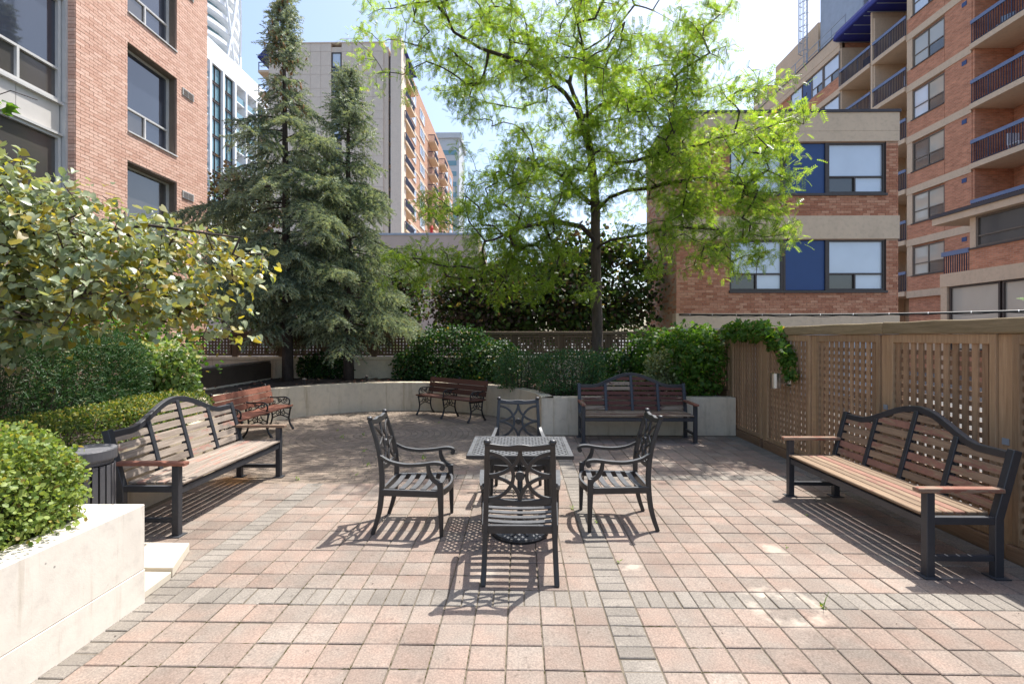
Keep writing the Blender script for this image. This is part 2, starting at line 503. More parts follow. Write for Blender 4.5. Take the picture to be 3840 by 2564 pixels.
MAT['redbud'] = leaf_mat('redbud_leaf_green', (0.175, 0.230, 0.135), (0.30, 0.33, 0.20), 0.32, 0.38, spec=0.55)
MAT['redbud_y'] = leaf_mat('redbud_leaf_yellow', (0.23, 0.25, 0.05), (0.37, 0.29, 0.05), 0.48, 0.4)
MAT['yew'] = leaf_mat('yew_needles', (0.012, 0.050, 0.012), (0.045, 0.120, 0.026), 0.15)
MAT['box'] = leaf_mat('box_leaf', (0.035, 0.085, 0.012), (0.15, 0.19, 0.035), 0.3)
MAT['spirea'] = leaf_mat('spirea_leaf', (0.095, 0.165, 0.035), (0.27, 0.33, 0.085), 0.35)
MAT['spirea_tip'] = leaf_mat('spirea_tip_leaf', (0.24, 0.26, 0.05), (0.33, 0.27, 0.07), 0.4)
MAT['hydra'] = leaf_mat('hydrangea_leaf', (0.10, 0.19, 0.045), (0.24, 0.32, 0.11), 0.35)
MAT['flower'] = leaf_mat('cream_flower', (0.55, 0.55, 0.38), (0.72, 0.70, 0.55), 0.3)
MAT['boxwood'] = leaf_mat('boxwood_leaf', (0.022, 0.075, 0.022), (0.075, 0.155, 0.05), 0.25)
MAT['ivy'] = leaf_mat('ivy_leaf', (0.014, 0.050, 0.012), (0.045, 0.105, 0.022), 0.25)
MAT['creeper'] = leaf_mat('creeper_leaf', (0.040, 0.115, 0.016), (0.12, 0.225, 0.03), 0.45)
MAT['varieg'] = leaf_mat('variegated_leaf', (0.10, 0.14, 0.04), (0.34, 0.36, 0.19), 0.35)
MAT['purple'] = leaf_mat('purple_leaf', (0.034, 0.026, 0.022), (0.095, 0.060, 0.048), 0.3)
MAT['darkgreen'] = leaf_mat('dark_green_leaf', (0.030, 0.065, 0.018), (0.095, 0.15, 0.038), 0.4)
MAT['weed'] = leaf_mat('weed_leaf', (0.12, 0.24, 0.03), (0.24, 0.36, 0.05), 0.4)

# sky sheen painted as a paler colour on the faces that look up
def painted_sheen(m, c, amt):
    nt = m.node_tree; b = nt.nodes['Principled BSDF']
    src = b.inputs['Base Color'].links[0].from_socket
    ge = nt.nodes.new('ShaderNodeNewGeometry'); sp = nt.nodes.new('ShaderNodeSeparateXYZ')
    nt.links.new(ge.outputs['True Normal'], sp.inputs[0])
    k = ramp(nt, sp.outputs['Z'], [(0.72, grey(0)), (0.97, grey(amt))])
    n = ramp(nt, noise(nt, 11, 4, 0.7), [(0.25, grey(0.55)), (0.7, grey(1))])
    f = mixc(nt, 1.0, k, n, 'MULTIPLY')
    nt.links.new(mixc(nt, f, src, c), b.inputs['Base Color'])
painted_sheen(MAT['cast_al'], (0.17, 0.175, 0.185), 0.85)
painted_sheen(MAT['bin'], (0.20, 0.20, 0.21), 0.7)
painted_sheen(MAT['black_metal'], (0.10, 0.105, 0.115), 0.6)

# ------------------------------------------------------------ ground and paving
CCX, CCY, CR = -2.5, 8.6, 2.87        # round end of the courtyard

MB().box(-400, 400, -60, 700, -0.6, -0.06).obj('ground', MAT['ground']).__setitem__('kind', 'structure')

paving = MB().box(-5.6, 3.74, -1.2, 11.7, -0.055, -0.007).obj('paving', MAT['joint'])
tag(paving, kind='structure')

def paver_shape(mb, cx, cy, w, d, rz=0.0, dz=0.0, tilt=(0, 0)):
    b = 0.004; hw, hd = w/2, d/2
    pts = []
    for k, z in ((0, -0.05), (0, -b), (b, 0.0)):
        for sx, sy in ((-1,-1),(1,-1),(1,1),(-1,1)):
            x, y = sx*(hw-k), sy*(hd-k)
            pts.append((cx + x*math.cos(rz) - y*math.sin(rz), cy + x*math.sin(rz) + y*math.cos(rz), z + dz + tilt[0]*x + tilt[1]*y))
    F = []
    for l in (0, 4):
        F += [(l+i, l+(i+1) % 4, l+4+(i+1) % 4, l+4+i) for i in range(4)]
    F.append((8, 9, 10, 11))
    mb.add(pts, F)

PV = {}
for key, (w, d) in {'sq': (0.1920, 0.1920), 'row': (0.0930, 0.1920), 'col': (0.1920, 0.0930)}.items():
    for mk in ('paver_pink', 'paver_grey', 'paver_band'):
        mb = MB(); paver_shape(mb, 0, 0, w, d); PV[(key, mk)] = mb.mesh('paver', MAT[mk])

cells = []
for i in range(-22, 17):
    for j in range(-11, 28):
        x0, y0 = 0.526 + 0.2*i, 3.13 + 0.2*j
        cx, cy = x0+0.1, y0+0.1
        if cx < -3.72 or cx > 3.70 or cy > 8.60 or cy < 1.2: continue
        if math.hypot(cx-CCX, cy-CCY) < CR + 0.02: continue
        if cx < -2.47 and cy < 3.10: continue
        if i % 15 == 0:
            for q in (-0.05, 0.05): cells.append((cx, cy+q, 'col', 'paver_band'))
        elif j % 14 == 0:
            for q in (-0.05, 0.05): cells.append((cx+q, cy, 'row', 'paver_band'))
        else:
            pink = rnd.random() < (0.62 if cx > -2.4 else 0.55)
            cells.append((cx, cy, 'sq', 'paver_pink' if pink else 'paver_grey'))

def in_view(x, y):
    u = x/max(y, 0.01)
    return abs(u - 0.0) < 1.06 and y > 2.30
cells.sort(key=lambda c: (not in_view(c[0], c[1]), math.hypot(c[0], c[1])))
rest = MB()
mi = {'paver_pink': 0, 'paver_grey': 1, 'paver_band': 2}
for n, (cx, cy, key, mk) in enumerate(cells):
    dz = rnd.gauss(0, 0.0016); rz = rnd.gauss(0, 0.006)
    jx, jy = rnd.gauss(0, 0.0007), rnd.gauss(0, 0.0007)
    if n < 300:
        o = link('paver', PV[(key, mk)], paving, (cx+jx, cy+jy, dz), rz)
        o.rotation_euler = (rnd.gauss(0, 0.004), rnd.gauss(0, 0.004), rz)
    else:
        rest.mi = mi[mk]
        w, d = {'sq': (0.1920, 0.1920), 'row': (0.0930, 0.1920), 'col': (0.1920, 0.0930)}[key]
        paver_shape(rest, cx+jx, cy+jy, w, d, rz, dz, (rnd.gauss(0, 0.004), rnd.gauss(0, 0.004)))
tag(rest.obj('paver_field', [MAT['paver_pink'], MAT['paver_grey'], MAT['paver_band']], paving), kind='stuff')

cob = MB()
r = 0.10
while r < CR + 0.10:
    nn = max(5, int(2*math.pi*r/0.165)); off = rnd.random()
    for k in range(nn):
        a0 = 2*math.pi*(k+off)/nn; a1 = 2*math.pi*(k+1+off)/nn
        am = (a0+a1)/2
        if CCY + r*math.sin(am) > 8.62 and r > CR - 0.02: continue
        ga = 0.004/r; dz = -0.003 + rnd.gauss(0, 0.0016)
        ri, ro = r+0.004, r+0.096
        V = []
        for q, z in ((0.0, -0.05), (0.0, -0.006), (0.005, 0.0)):
            for rr, aa in ((ri+q, a0+ga+q/r), (ro-q, a0+ga+q/r), (ro-q, a1-ga-q/r), (ri+q, a1-ga-q/r)):
                V.append((CCX+rr*math.cos(aa), CCY+rr*math.sin(aa), z+dz))
        F = []
        for l in (0, 4): F += [(l+i, l+(i+1) % 4, l+4+(i+1) % 4, l+4+i) for i in range(4)]
        F.append((8, 9, 10, 11))
        cob.add(V, F)
    r += 0.10
tag(cob.obj('cobble_rings', MAT['cobble'], paving), kind='stuff')

moss = MB()
for k in range(420):
    if k < 300:
        x = 0.526 + 0.2*rnd.randint(-13, -1) - rnd.gauss(0, 0.0012); y = 2.2 + rnd.random()**1.4*1.6
        l, w = 0.006 + rnd.random()*0.03, 0.004 + rnd.random()*0.004
        moss.add([(x-w/2, y, -0.006), (x, y-l/2, -0.006), (x+w/2, y, -0.006), (x, y+l/2, -0.006), (x, y, 0.001)], [(0,1,4),(1,2,4),(2,3,4),(3,0,4)])
    else:
        y = 3.13 + 0.2*rnd.randint(-4, 2) + rnd.gauss(0, 0.001); x = rnd.uniform(-2.2, 1.2)
        l, w = 0.02 + rnd.random()*0.06, 0.004 + rnd.random()*0.003
        moss.add([(x-l/2, y, -0.006), (x, y-w/2, -0.006), (x+l/2, y, -0.006), (x, y+w/2, -0.006), (x, y, 0.0005)], [(0,1,4),(1,2,4),(2,3,4),(3,0,4)])
tag(moss.obj('joint_moss', MAT['moss'], paving), kind='stuff')

# ------------------------------------------------------------ garden beds, walls
def bed(name, x0, x1, y0, y1, z, keep, st=0.1, amp=0.02):
    nx, ny = int(round((x1-x0)/st)), int(round((y1-y0)/st))
    H = npr.normal(0, amp, (nx+1, ny+1))
    mb = MB(); idx = {}
    def vid(i, j):
        if (i, j) not in idx:
            idx[(i, j)] = len(mb.v); mb.v.append((x0+i*st, y0+j*st, z+float(H[i, j])))
        return idx[(i, j)]
    for i in range(nx):
        for j in range(ny):
            if keep(x0+(i+.5)*st, y0+(j+.5)*st):
                mb.f.append((vid(i, j), vid(i+1, j), vid(i+1, j+1), vid(i, j+1))); mb.m.append(0)
    return tag(mb.obj(name, MAT['soil'], smooth=True), kind='structure')

def yard(x, y):
    return (x > -3.86 and y < 8.76) or math.hypot(x-CCX, y-CCY) < CR + 0.11
bed('garden_bed', -9.2, 3.7, 3.2, 13.1, 0.60, lambda x, y: not yard(x, y), amp=0.015)
bed('planter_soil', -4.6, -2.55, 0.2, 3.0, 0.56, lambda x, y: True)

rw = MB()
WT = 0.22
inner = [(-3.75, 3.16), (-3.75, 4.6)]
a_s = math.atan2(math.sqrt(CR**2-1.25**2)*-1, -1.25) + 2*math.pi
outer = [(-3.75-WT, 3.16), (-3.75-WT, 4.6)]
na = 60
for k in range(na+1):
    a = a_s + (0.012-a_s)*k/na
    inner.append((CCX+CR*math.cos(a), CCY+CR*math.sin(a)))
    outer.append((CCX+(CR+WT)*math.cos(a), CCY+(CR+WT)*math.sin(a)))
inner += [(0.38, 8.65), (2.0, 8.652), (3.745, 8.65)]
outer += [(0.60, 8.65+WT), (2.0, 8.652+WT), (3.745, 8.65+WT)]
n = len(inner); ch = 0.008
V = []
for (ix, iy), (ox, oy) in zip(inner, outer):
    dx, dy = ox-ix, oy-iy; L = math.hypot(dx, dy); dx /= L; dy /= L
    V += [(ix, iy, -0.05), (ix, iy, 0.65-ch), (ix+dx*ch, iy+dy*ch, 0.65), (ox-dx*ch, oy-dy*ch, 0.65), (ox, oy, 0.65-ch), (ox, oy, -0.05)]
F = []
for i in range(n-1):
    for k in range(5): F.append((i*6+k, (i+1)*6+k, (i+1)*6+k+1, i*6+k+1))
F.append(tuple(range(6))); F.append(tuple((n-1)*6+k for k in range(5, -1, -1)))
rw.add(V, F)
tag(rw.obj('retaining_wall', MAT['wall_c']), 'long cream concrete retaining wall curving around the round end of the courtyard', 'wall')

pw = thing('planter_wall', 'white concrete planter wall with sharp corner under the round-leaved bush', 'wall', (-2.41, 3.14, 0))
MB().box(-0.20, 0, -3.0, 0, 0.2135, 0.63).obj('upper_wall', MAT['wall_w'], pw, bevel=0.006, seg=2)
MB().box(-0.20, 0.0015, -3.0, 0.0015, -0.05, 0.213).obj('lower_wall', MAT['wall_w'], pw, bevel=0.003)
MB().box(-1.55, -0.2005, -0.20, -0.001, -0.05, 0.629).obj('return_wall', MAT['wall_w'], pw, bevel=0.006)

s1 = MB().prism([(-3.74, 3.46), (-3.74, 3.152), (-2.436, 3.152), (-2.452, 3.44)], 0.001, 0.052, lambda u, v, w: (u, v, w)).obj('concrete_slab', MAT['slab'], bevel=0.004)
tag(s1, 'low cream concrete slab butted against the white planter corner', 'slab')
s2 = MB().prism([(-3.74, 3.90), (-3.74, 3.463), (-2.46, 3.463), (-2.62, 3.88)], 0.001, 0.072, lambda u, v, w: (u, v, w)).obj('concrete_slab', MAT['slab'], bevel=0.004)
tag(s2, 'raised cream concrete slab with slanted end, under the litter bin', 'slab')

# low brown wall with a pipe rail, garden wall under the rear fence
bw = thing('brown_low_wall', 'low dark brown wall topped by a weathered pipe rail', 'wall', (-6.62, 11.5, 0.58))
MB().box(-0.06, 0.06, -1.55, 1.45, 0, 0.44).obj('panel', MAT['brown_wall'], bw, bevel=0.006)
MB().tube([(0.01, -1.62, 0.475), (0.01, 0, 0.48), (0.01, 1.45, 0.475)], 0.035, 10).obj('pipe_rail', MAT['rail_grey'], bw, smooth=True)
MB().box(-0.02, 0.16, -1.6, 1.45, 0.0, 0.05).obj('plinth', MAT['wall_c'], bw, bevel=0.004)

gw = thing('garden_wall', 'cream concrete wall carrying the rear lattice fence', 'wall', (-2.6, 13.16, 0.0))
MB().box(-6.4, 6.3, -0.09, 0.09, -0.05, 1.10).obj('wall', MAT['wall_c'], gw)
MB().box(-6.4, 6.3, -0.125, 0.125, 1.1005, 1.18).obj('coping', MAT['wall_c'], gw, bevel=0.006)

# ------------------------------------------------------------ fences
def slat_mesh(name, sx, sy, sz, m):
    mb = MB().box(-sx/2, sx/2, -sy/2, sy/2, 0, sz); return mb.mesh(name, m)

fence = thing('lattice_fence', 'tall brown cedar fence with square lattice panels beside the courtyard', 'fence', (3.75, 0, 0))
posts = [0.15, 1.40, 2.65, 3.93, 5.20, 6.45, 7.75, 8.98, 10.25, 11.5, 12.75]
vm = slat_mesh('slat', 0.016, 0.054, 1.48, MAT['fence_v'])
for k, y in enumerate(posts):
    z0 = -0.05 if y < 8.7 else 0.55
    MB().box(0.05, 0.185, y-0.065, y+0.065, z0, 1.728).obj('post', MAT['fence_post'], fence, bevel=0.006)
    if k == len(posts)-1: break
    y0, y1 = y+0.065, posts[k+1]-0.065
    zb = -0.03 if y < 8.0 else 0.60
    fr = MB()
    fr.box(0.03, 0.11, y0, y0+0.055, zb+0.14, 1.727); fr.box(0.03, 0.11, y1-0.055, y1, zb+0.14, 1.727)
    fr.box(0.03, 0.105, y0+0.0555, y1-0.0555, 1.645, 1.727); fr.box(0.034, 0.105, y0+0.0555, y1-0.0555, zb+0.14, zb+0.20)
    fr.obj('panel_frame', MAT['fence_post'], fence, bevel=0.004)
    MB().box(0.0, 0.10, y0-0.02, y1+0.02, zb, zb+0.135).obj('base_board', MAT['fence_h'], fence, bevel=0.004)
    a, b = y0+0.06, y1-0.06; nv = int((b-a)/0.0865)
    for q in range(nv):
        yy = a + (b-a)*(q+0.5)/nv
        h = 1.645 - (zb+0.20)
        o = link('slat', vm, fence, (0.055, yy + rnd.gauss(0, 0.0015), zb+0.20))
        o.scale = (1, 1, h/1.48)
    hm = slat_mesh('cross_slat', 0.016, b-a+0.01, 0.044, MAT['fence_h'])
    nh = int((1.645-zb-0.2)/0.083)
    for q in range(nh):
        link('cross_slat', hm, fence, (0.0715, (a+b)/2, zb + 0.235 + q*0.083))
for k in range(0, len(posts)-1, 2):
    y0, y1 = posts[k], posts[min(k+2, len(posts)-1)]
    pth = []
    for q in range(9):
        yy = y0+0.004 + (y1-y0-0.008)*q/8
        pth.append((0.11 + rnd.gauss(0, 0.002), yy, 1.790 + rnd.gauss(0, 0.0025)))
    MB().sweep(pth, 0.20, [0.118 + rnd.gauss(0, 0.003) for _ in pth]).obj('cap_beam', MAT['fence_cap'], fence, bevel=0.012, seg=2)
for y, z in ((3.93, 0.86), (5.20, 0.95)):
    MB().box(0.044, 0.0495, y-0.028, y+0.028, z, z+0.05).obj('post_bracket', MAT['galv'], fence)

rf = thing('rear_fence', 'low shaded lattice fence on the garden wall behind the spruces', 'fence', (0, 13.16, 1.18))
vm2 = slat_mesh('slat', 0.046, 0.012, 0.50, MAT['rear_v'])
px = [-8.9 + 1.25*k for k in range(11)]
for k, x in enumerate(px):
    MB().box(x-0.06, x+0.06, -0.05, 0.07, 0.001, 0.58).obj('post', MAT['rear_v'], rf, bevel=0.005)
    if k == len(px)-1: break
    x0, x1 = x+0.06, px[k+1]-0.06
    fr = MB()
    fr.box(x0, x0+0.05, -0.07, 0.03, 0.03, 0.57); fr.box(x1-0.05, x1, -0.07, 0.03, 0.03, 0.57)
    fr.box(x0+0.051, x1-0.051, -0.068, 0.03, 0.51, 0.57); fr.box(x0+0.051, x1-0.051, -0.068, 0.03, 0.03, 0.09)
    fr.obj('panel_frame', MAT['rear_v'], rf)
    a, b = x0+0.055, x1-0.055; nv = int((b-a)/0.082)
    for q in range(nv):
        o = link('slat', vm2, rf, (a+(b-a)*(q+.5)/nv, -0.045, 0.09)); o.scale = (1, 1, 0.84)
    hm = slat_mesh('cross_slat', b-a, 0.012, 0.044, MAT['fence_hx'])
    for q in range(5):
        link('cross_slat', hm, rf, ((a+b)/2, -0.030, 0.115+q*0.082))
MB().box(-9.0, 3.66, -0.10, 0.10, 0.581, 0.67).obj('cap_rail', MAT['fence_hx'], rf, bevel=0.01)

# fence lamp, path lights, cable
fl = thing('fence_lamp', 'small brushed steel cylinder lamp fixed on the lattice fence', 'lamp', (3.70, 7.05, 0.98))
MB().lathe([(0.062, 0.0), (0.064, 0.004), (0.064, 0.208), (0.058, 0.212)], 24, (-0.09, 0, 0)).obj('shade', MAT['steel'], fl, smooth=False)
MB().box(-0.035, 0.098, -0.025, 0.025, 0.06, 0.14).obj('arm', MAT['steel'], fl)
MB().box(0.094, 0.1005, -0.06, 0.06, 0.03, 0.19).obj('back_plate', MAT['steel'], fl)

pl0 = thing('path_light', 'short black path light in the bed behind the red-stained park bench', 'lamp', (-5.66, 8.75, 0.58), group='path lights in the bed')
MB().lathe([(0.022, 0), (0.022, 0.16), (0.030, 0.162), (0.030, 0.19)], 12).obj('stem', MAT['cast_iron'], pl0)
MB().lathe([(0.043, 0.191), (0.046, 0.196), (0.040, 0.214), (0.012, 0.22)], 16).obj('cap', MAT['rail_grey'], pl0)
for x, y, lb in ((-4.72, 10.75, 'short black path light in front of the taller spruce trunk'), (-3.62, 11.62, 'short black path light in front of the smaller spruce trunk')):
    c = copy_tree(pl0); c.location = (x, y, 0.585); c['label'] = lb

cb = thing('overhead_cable', 'black cable wrapped in white ties strung above the fence', 'cable', (4.62, 14.42, 2.36))
cp = []
A = Vector((0, 0, 0)); B = Vector((9.0, -9.5, -0.02))
for k in range(41):
    t = k/40; p = A.lerp(B, t); p.z -= 0.16*4*t*(1-t)
    cp.append(p)
MB().tube(cp, 0.022, 6).obj('cable_run', MAT['cable'], cb, smooth=True)
tw = []
for k in range(161):
    t = k/160; p = A.lerp(B, t); p.z -= 0.16*4*t*(1-t) + 0.030 + 0.012*math.sin(k*0.6)
    tw.append(p)
MB().tube(tw, 0.009, 5).obj('hanging_wire', MAT['cable'], cb, smooth=True)
for k in range(1, 40, 2):
    p = cp[k]; q = p + (cp[k+1]-p).normalized()*0.016
    MB().tube([p, q], 0.0235, 6).obj('tie', MAT['tie'], cb)

# ------------------------------------------------------------ cast metal armchairs
def interp(tab, z):
    for (z0, y0), (z1, y1) in zip(tab, tab[1:]):
        if z <= z1: return y0 + (y1-y0)*(z-z0)/(z1-z0)
    return tab[-1][1]

def make_chair(label):
    t = thing('garden_armchair', label, 'chair', group='cast armchairs around the table')
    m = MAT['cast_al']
    prof = [(0.0, -0.325), (0.12, -0.285), (0.25, -0.258), (0.42, -0.245), (0.55, -0.25), (0.68, -0.268), (0.80, -0.298), (0.90, -0.33), (0.98, -0.36)]
    yb = lambda z: interp(prof, z)
    for s in (-1, 1):
        pts = curve_pts([(s*(0.252 - 0.004*k), y, z) for k, (z, y) in enumerate(prof)], 4)
        n = len(pts)
        MB().sweep(pts, [0.034 + 0.010*math.sin(math.pi*min(1, i/(n*0.75))) for i in range(n)], 0.036, (1, 0, 0)).obj('rear_leg', m, t, bevel=0.006, seg=2)
        MB().lathe([(0.012, -0.012), (0.023, -0.004), (0.026, 0.010), (0.018, 0.022), (0.004, 0.026)], 12, (s*0.222, yb(0.975), 0.985)).obj('ear_knob', m, t, smooth=True)
        # arm
        ap = curve_pts([(s*0.245, -0.262, 0.672), (s*0.262, -0.17, 0.628), (s*0.278, -0.04, 0.606), (s*0.288, 0.10, 0.612), (s*0.292, 0.22, 0.628), (s*0.292, 0.285, 0.620), (s*0.292, 0.305, 0.596), (s*0.292, 0.292, 0.578), (s*0.292, 0.276, 0.586)], 5)
        n = len(ap)
        arm = MB().sweep(ap, [0.030 + 0.020*min(1, i/(n*0.5)) for i in range(n)], [0.026 if i < n*0.7 else 0.020 for i in range(n)]).obj('armrest', m, t, bevel=0.005, seg=2)
        MB().tube([(s*0.292-0.028, 0.288, 0.590), (s*0.292+0.028, 0.288, 0.590)], 0.018, 12).obj('scroll', m, arm)
        sp = curve_pts([(s*0.291, 0.165, 0.612), (s*0.291, 0.175, 0.55), (s*0.290, 0.205, 0.495), (s*0.288, 0.255, 0.455), (s*0.287, 0.268, 0.43)], 5)
        MB().sweep(sp, 0.034, [0.030+0.016*i/(len(sp)-1) for i in range(len(sp))], (0, 1, 0.5)).obj('arm_support', m, t, bevel=0.005, seg=2)
        lp = [(s*0.287, 0.270, 0.47), (s*0.287, 0.272, 0.36), (s*0.286, 0.276, 0.18), (s*0.285, 0.280, 0.0)]
        MB().sweep(lp, [0.046, 0.048, 0.040, 0.030], [0.046, 0.048, 0.040, 0.030], (0, 1, 0)).obj('front_leg', m, t, bevel=0.006, seg=2)
        MB().sweep([(s*0.252, -0.245, 0.362), (s*0.287, 0.262, 0.362)], 0.030, 0.056).obj('side_rail', m, t, bevel=0.004)
    # top rail
    top = []
    for k in range(31):
        x = -0.235 + 0.47*k/30
        u = abs(x)/0.235
        if u < 0.33: zt = 0.968 + 0.010*math.cos(u/0.33*math.pi/2)
        else: zt = 0.970 + 0.020*((u-0.33)/0.67)**1.5
        top.append((x, zt))
    bot = [(x, 0.926 + 0.018*(abs(x)/0.235)**2) for x, _ in top]
    MB().prism(top + bot[::-1], -0.016, 0.016, lambda u, v, w: (u, yb(v)+w, v)).obj('top_rail', m, t, bevel=0.006, seg=2)
    lr = curve_pts([(-0.235, yb(0.56), 0.568), (-0.12, yb(0.55)-0.004, 0.553), (0, yb(0.545)-0.006, 0.545), (0.12, yb(0.55)-0.004, 0.553), (0.235, yb(0.56), 0.568)], 5)
    MB().sweep(lr, 0.020, 0.042).obj('lower_rail', m, t, bevel=0.004)
    # star and circle tracery
    tr = MB(); up = (0, 1, 0.15)
    zc, zh, xw = 0.742, 0.188, 0.222
    for sx in (-1, 1):
        for sz in (-1, 1):
            p = []
            for k in range(13):
                a = math.pi/2*k/12
                z = zc + sz*zh - sz*zh*math.sin(a)*0.985
                p.append((sx*(xw - xw*math.cos(a)), yb(z), z))
            tr.sweep(p, 0.026, 0.016, up)
        p = []
        for k in range(21):
            a = -math.pi/2 + math.pi*k/20
            z = zc + 0.168*math.sin(a)
            p.append((sx*(xw - 0.176*math.cos(a)), yb(z)+0.0015, z))
        tr.sweep(p, 0.026, 0.017, up)
    tr.obj('tracery', m, t, bevel=0.004)
    md = MB().tube([(0, yb(zc)-0.014, zc), (0, yb(zc)+0.014, zc)], 0.033, 20).obj('medallion', m, t, bevel=0.005, seg=2)
    # seat
    MB().sweep([(-0.236, -0.245, 0.362), (0.236, -0.245, 0.362)], 0.028, 0.056).obj('rear_rail', m, t, bevel=0.004)
    fp = curve_pts([(-0.268, 0.268, 0.362), (-0.14, 0.305, 0.362), (0, 0.318, 0.362), (0.14, 0.305, 0.362), (0.268, 0.268, 0.362)], 6)
    MB().sweep(fp, 0.028, 0.056).obj('front_rail', m, t, bevel=0.004)
    for k in range(5):
        y = -0.165 + 0.094*k; hw = 0.238 + 0.034*(y+0.245)/0.5
        sp = [(hw*u, y + 0.012*(1-u*u)*(k/4), 0.391 - 0.014*(1-u*u)) for u in (-1, -.75, -.5, -.25, 0, .25, .5, .75, 1)]
        MB().sweep(sp, 0.052, 0.010).obj('seat_slat', m, t, bevel=0.002)
    return t

chair = make_chair('dark cast armchair with its back to the open foreground paving')
chair.location = (0.0, 3.70, 0)
c2 = copy_tree(chair); c2.location = (-0.945, 4.50, 0); c2.rotation_euler = (0, 0, R(-91)); c2['label'] = 'dark cast armchair on the litter bin side of the table'
c3 = copy_tree(chair); c3.location = (0.882, 4.61, 0); c3.rotation_euler = (0, 0, R(90.5)); c3['label'] = 'dark cast armchair on the lattice fence side of the table'
c4 = copy_tree(chair); c4.location = (-0.02, 5.36, 0); c4.rotation_euler = (0, 0, R(180)); c4['label'] = 'dark cast armchair tucked behind the table, facing it from the wall side'

# ------------------------------------------------------------ table
tb = thing('perforated_table', 'square dark metal table with diamond perforated top', 'table', (0.0, 4.50, 0))
TW, TD, TZ = 0.448, 0.40, 0.72
tp = MB()
def holed(mb, x0, x1, y0, y1, nx, ny, z0, z1):
    cx, cy = (x1-x0)/nx, (y1-y0)/ny
    for i in range(nx):
        for j in range(ny):
            a, b, c, d = x0+i*cx, x0+(i+1)*cx, y0+j*cy, y0+(j+1)*cy
            o = len(mb.v)
            if (i+j) % 2 == 0:
                mx, my = (a+b)/2, (c+d)/2; hx, hy = cx*0.47, cy*0.47
                V = []
                for z in (z1, z0):
                    V += [(a,c,z),(b,c,z),(b,d,z),(a,d,z),(mx,my-hy,z),(mx+hx,my,z),(mx,my+hy,z),(mx-hx,my,z)]
                F = []
                for q, rev in ((0, False), (8, True)):
                    fs = [(0,1,4),(1,5,4),(1,2,5),(2,6,5),(2,3,6),(3,7,6),(3,0,7),(0,4,7)]
                    F += [tuple(q+i_ for i_ in (f[::-1] if rev else f)) for f in fs]
                F += [(4,5,13,12),(5,6,14,13),(6,7,15,14),(7,4,12,15)]
                mb.add(V, F)
            else:
                mb.add([(a,c,z1),(b,c,z1),(b,d,z1),(a,d,z1),(a,c,z0),(b,c,z0),(b,d,z0),(a,d,z0)], [(0,1,2,3),(7,6,5,4)])
iw, idp = TW-0.045, TD-0.045
for sx in (0, 1):
    for sy in (0, 1):
        xa, xb = (-iw, -0.012) if sx == 0 else (0.012, iw)
        ya, yb_ = (-idp, -0.012) if sy == 0 else (0.012, idp)
        holed(tp, xa, xb, ya, yb_, 13, 11, TZ-0.008, TZ-0.001)
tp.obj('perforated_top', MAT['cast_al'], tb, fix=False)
fr = MB()
fr.box(-TW, TW, -TD, -idp, TZ-0.034, TZ); fr.box(-TW, TW, idp, TD, TZ-0.034, TZ)
fr.box(-TW, -iw, -idp, idp, TZ-0.034, TZ-0.0006); fr.box(iw, TW, -idp, idp, TZ-0.034, TZ-0.0006)
fr.box(-0.012, 0.012, -idp, idp, TZ-0.02, TZ-0.0004); fr.box(-iw, -0.012, -0.012, 0.012, TZ-0.02, TZ-0.0008); fr.box(0.012, iw, -0.012, 0.012, TZ-0.02, TZ-0.0008)
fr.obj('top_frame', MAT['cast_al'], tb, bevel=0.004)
for sx in (-1, 1):
    for sy in (-1, 1):
        lx, ly = sx*(TW-0.17), sy*(TD-0.10)
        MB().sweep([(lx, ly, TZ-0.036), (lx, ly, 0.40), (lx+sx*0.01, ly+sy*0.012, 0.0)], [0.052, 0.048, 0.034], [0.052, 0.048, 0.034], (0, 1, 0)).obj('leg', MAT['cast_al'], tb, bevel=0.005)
ap = MB()
ap.box(-TW+0.20, TW-0.20, -TD+0.085, -TD+0.11, TZ-0.10, TZ-0.036); ap.box(-TW+0.20, TW-0.20, TD-0.11, TD-0.085, TZ-0.10, TZ-0.036)
ap.box(-TW+0.155, -TW+0.18, -TD+0.13, TD-0.13, TZ-0.10, TZ-0.036); ap.box(TW-0.18, TW-0.155, -TD+0.13, TD-0.13, TZ-0.10, TZ-0.036)
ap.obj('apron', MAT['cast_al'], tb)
st = MB()
st.bar((-TW+0.19, -TD+0.12, 0.30), (TW-0.19, TD-0.12, 0.30), 0.03, 0.02); st.bar((-TW+0.19, TD-0.12, 0.28), (TW-0.19, -TD+0.12, 0.28), 0.03, 0.02)
ub = thing('umbrella_base', 'round black parasol base with short pole under the table', 'umbrella base', (0.0, 4.30, 0))
MB().lathe([(0.245, 0.0), (0.25, 0.02), (0.235, 0.035), (0.14, 0.055), (0.06, 0.085), (0.05, 0.09)], 36).obj('base_plate', MAT['cast_al'], ub, smooth=False)
MB().tube([(0, 0, 0.088), (0, 0, 0.62)], 0.024, 14).obj('pole', MAT['cast_al'], ub, smooth=True)
MB().tube([(0.02, 0, 0.50), (0.075, 0, 0.50)], 0.014, 10).obj('knob', MAT['cast_al'], ub)
for k in range(10):
    a = 2*math.pi*k/10
    MB().bar((0.10*math.cos(a), 0.10*math.sin(a), 0.072), (0.20*math.cos(a), 0.20*math.sin(a), 0.048), 0.022, 0.012).obj('rib', MAT['cast_al'], ub, bevel=0.003)

# ------------------------------------------------------------ arched benches
def arch_z(x):
    u = min(1.0, abs(x)/0.66)
    return 0.858 + 0.200*(0.5+0.5*math.cos(math.pi*u))**0.82

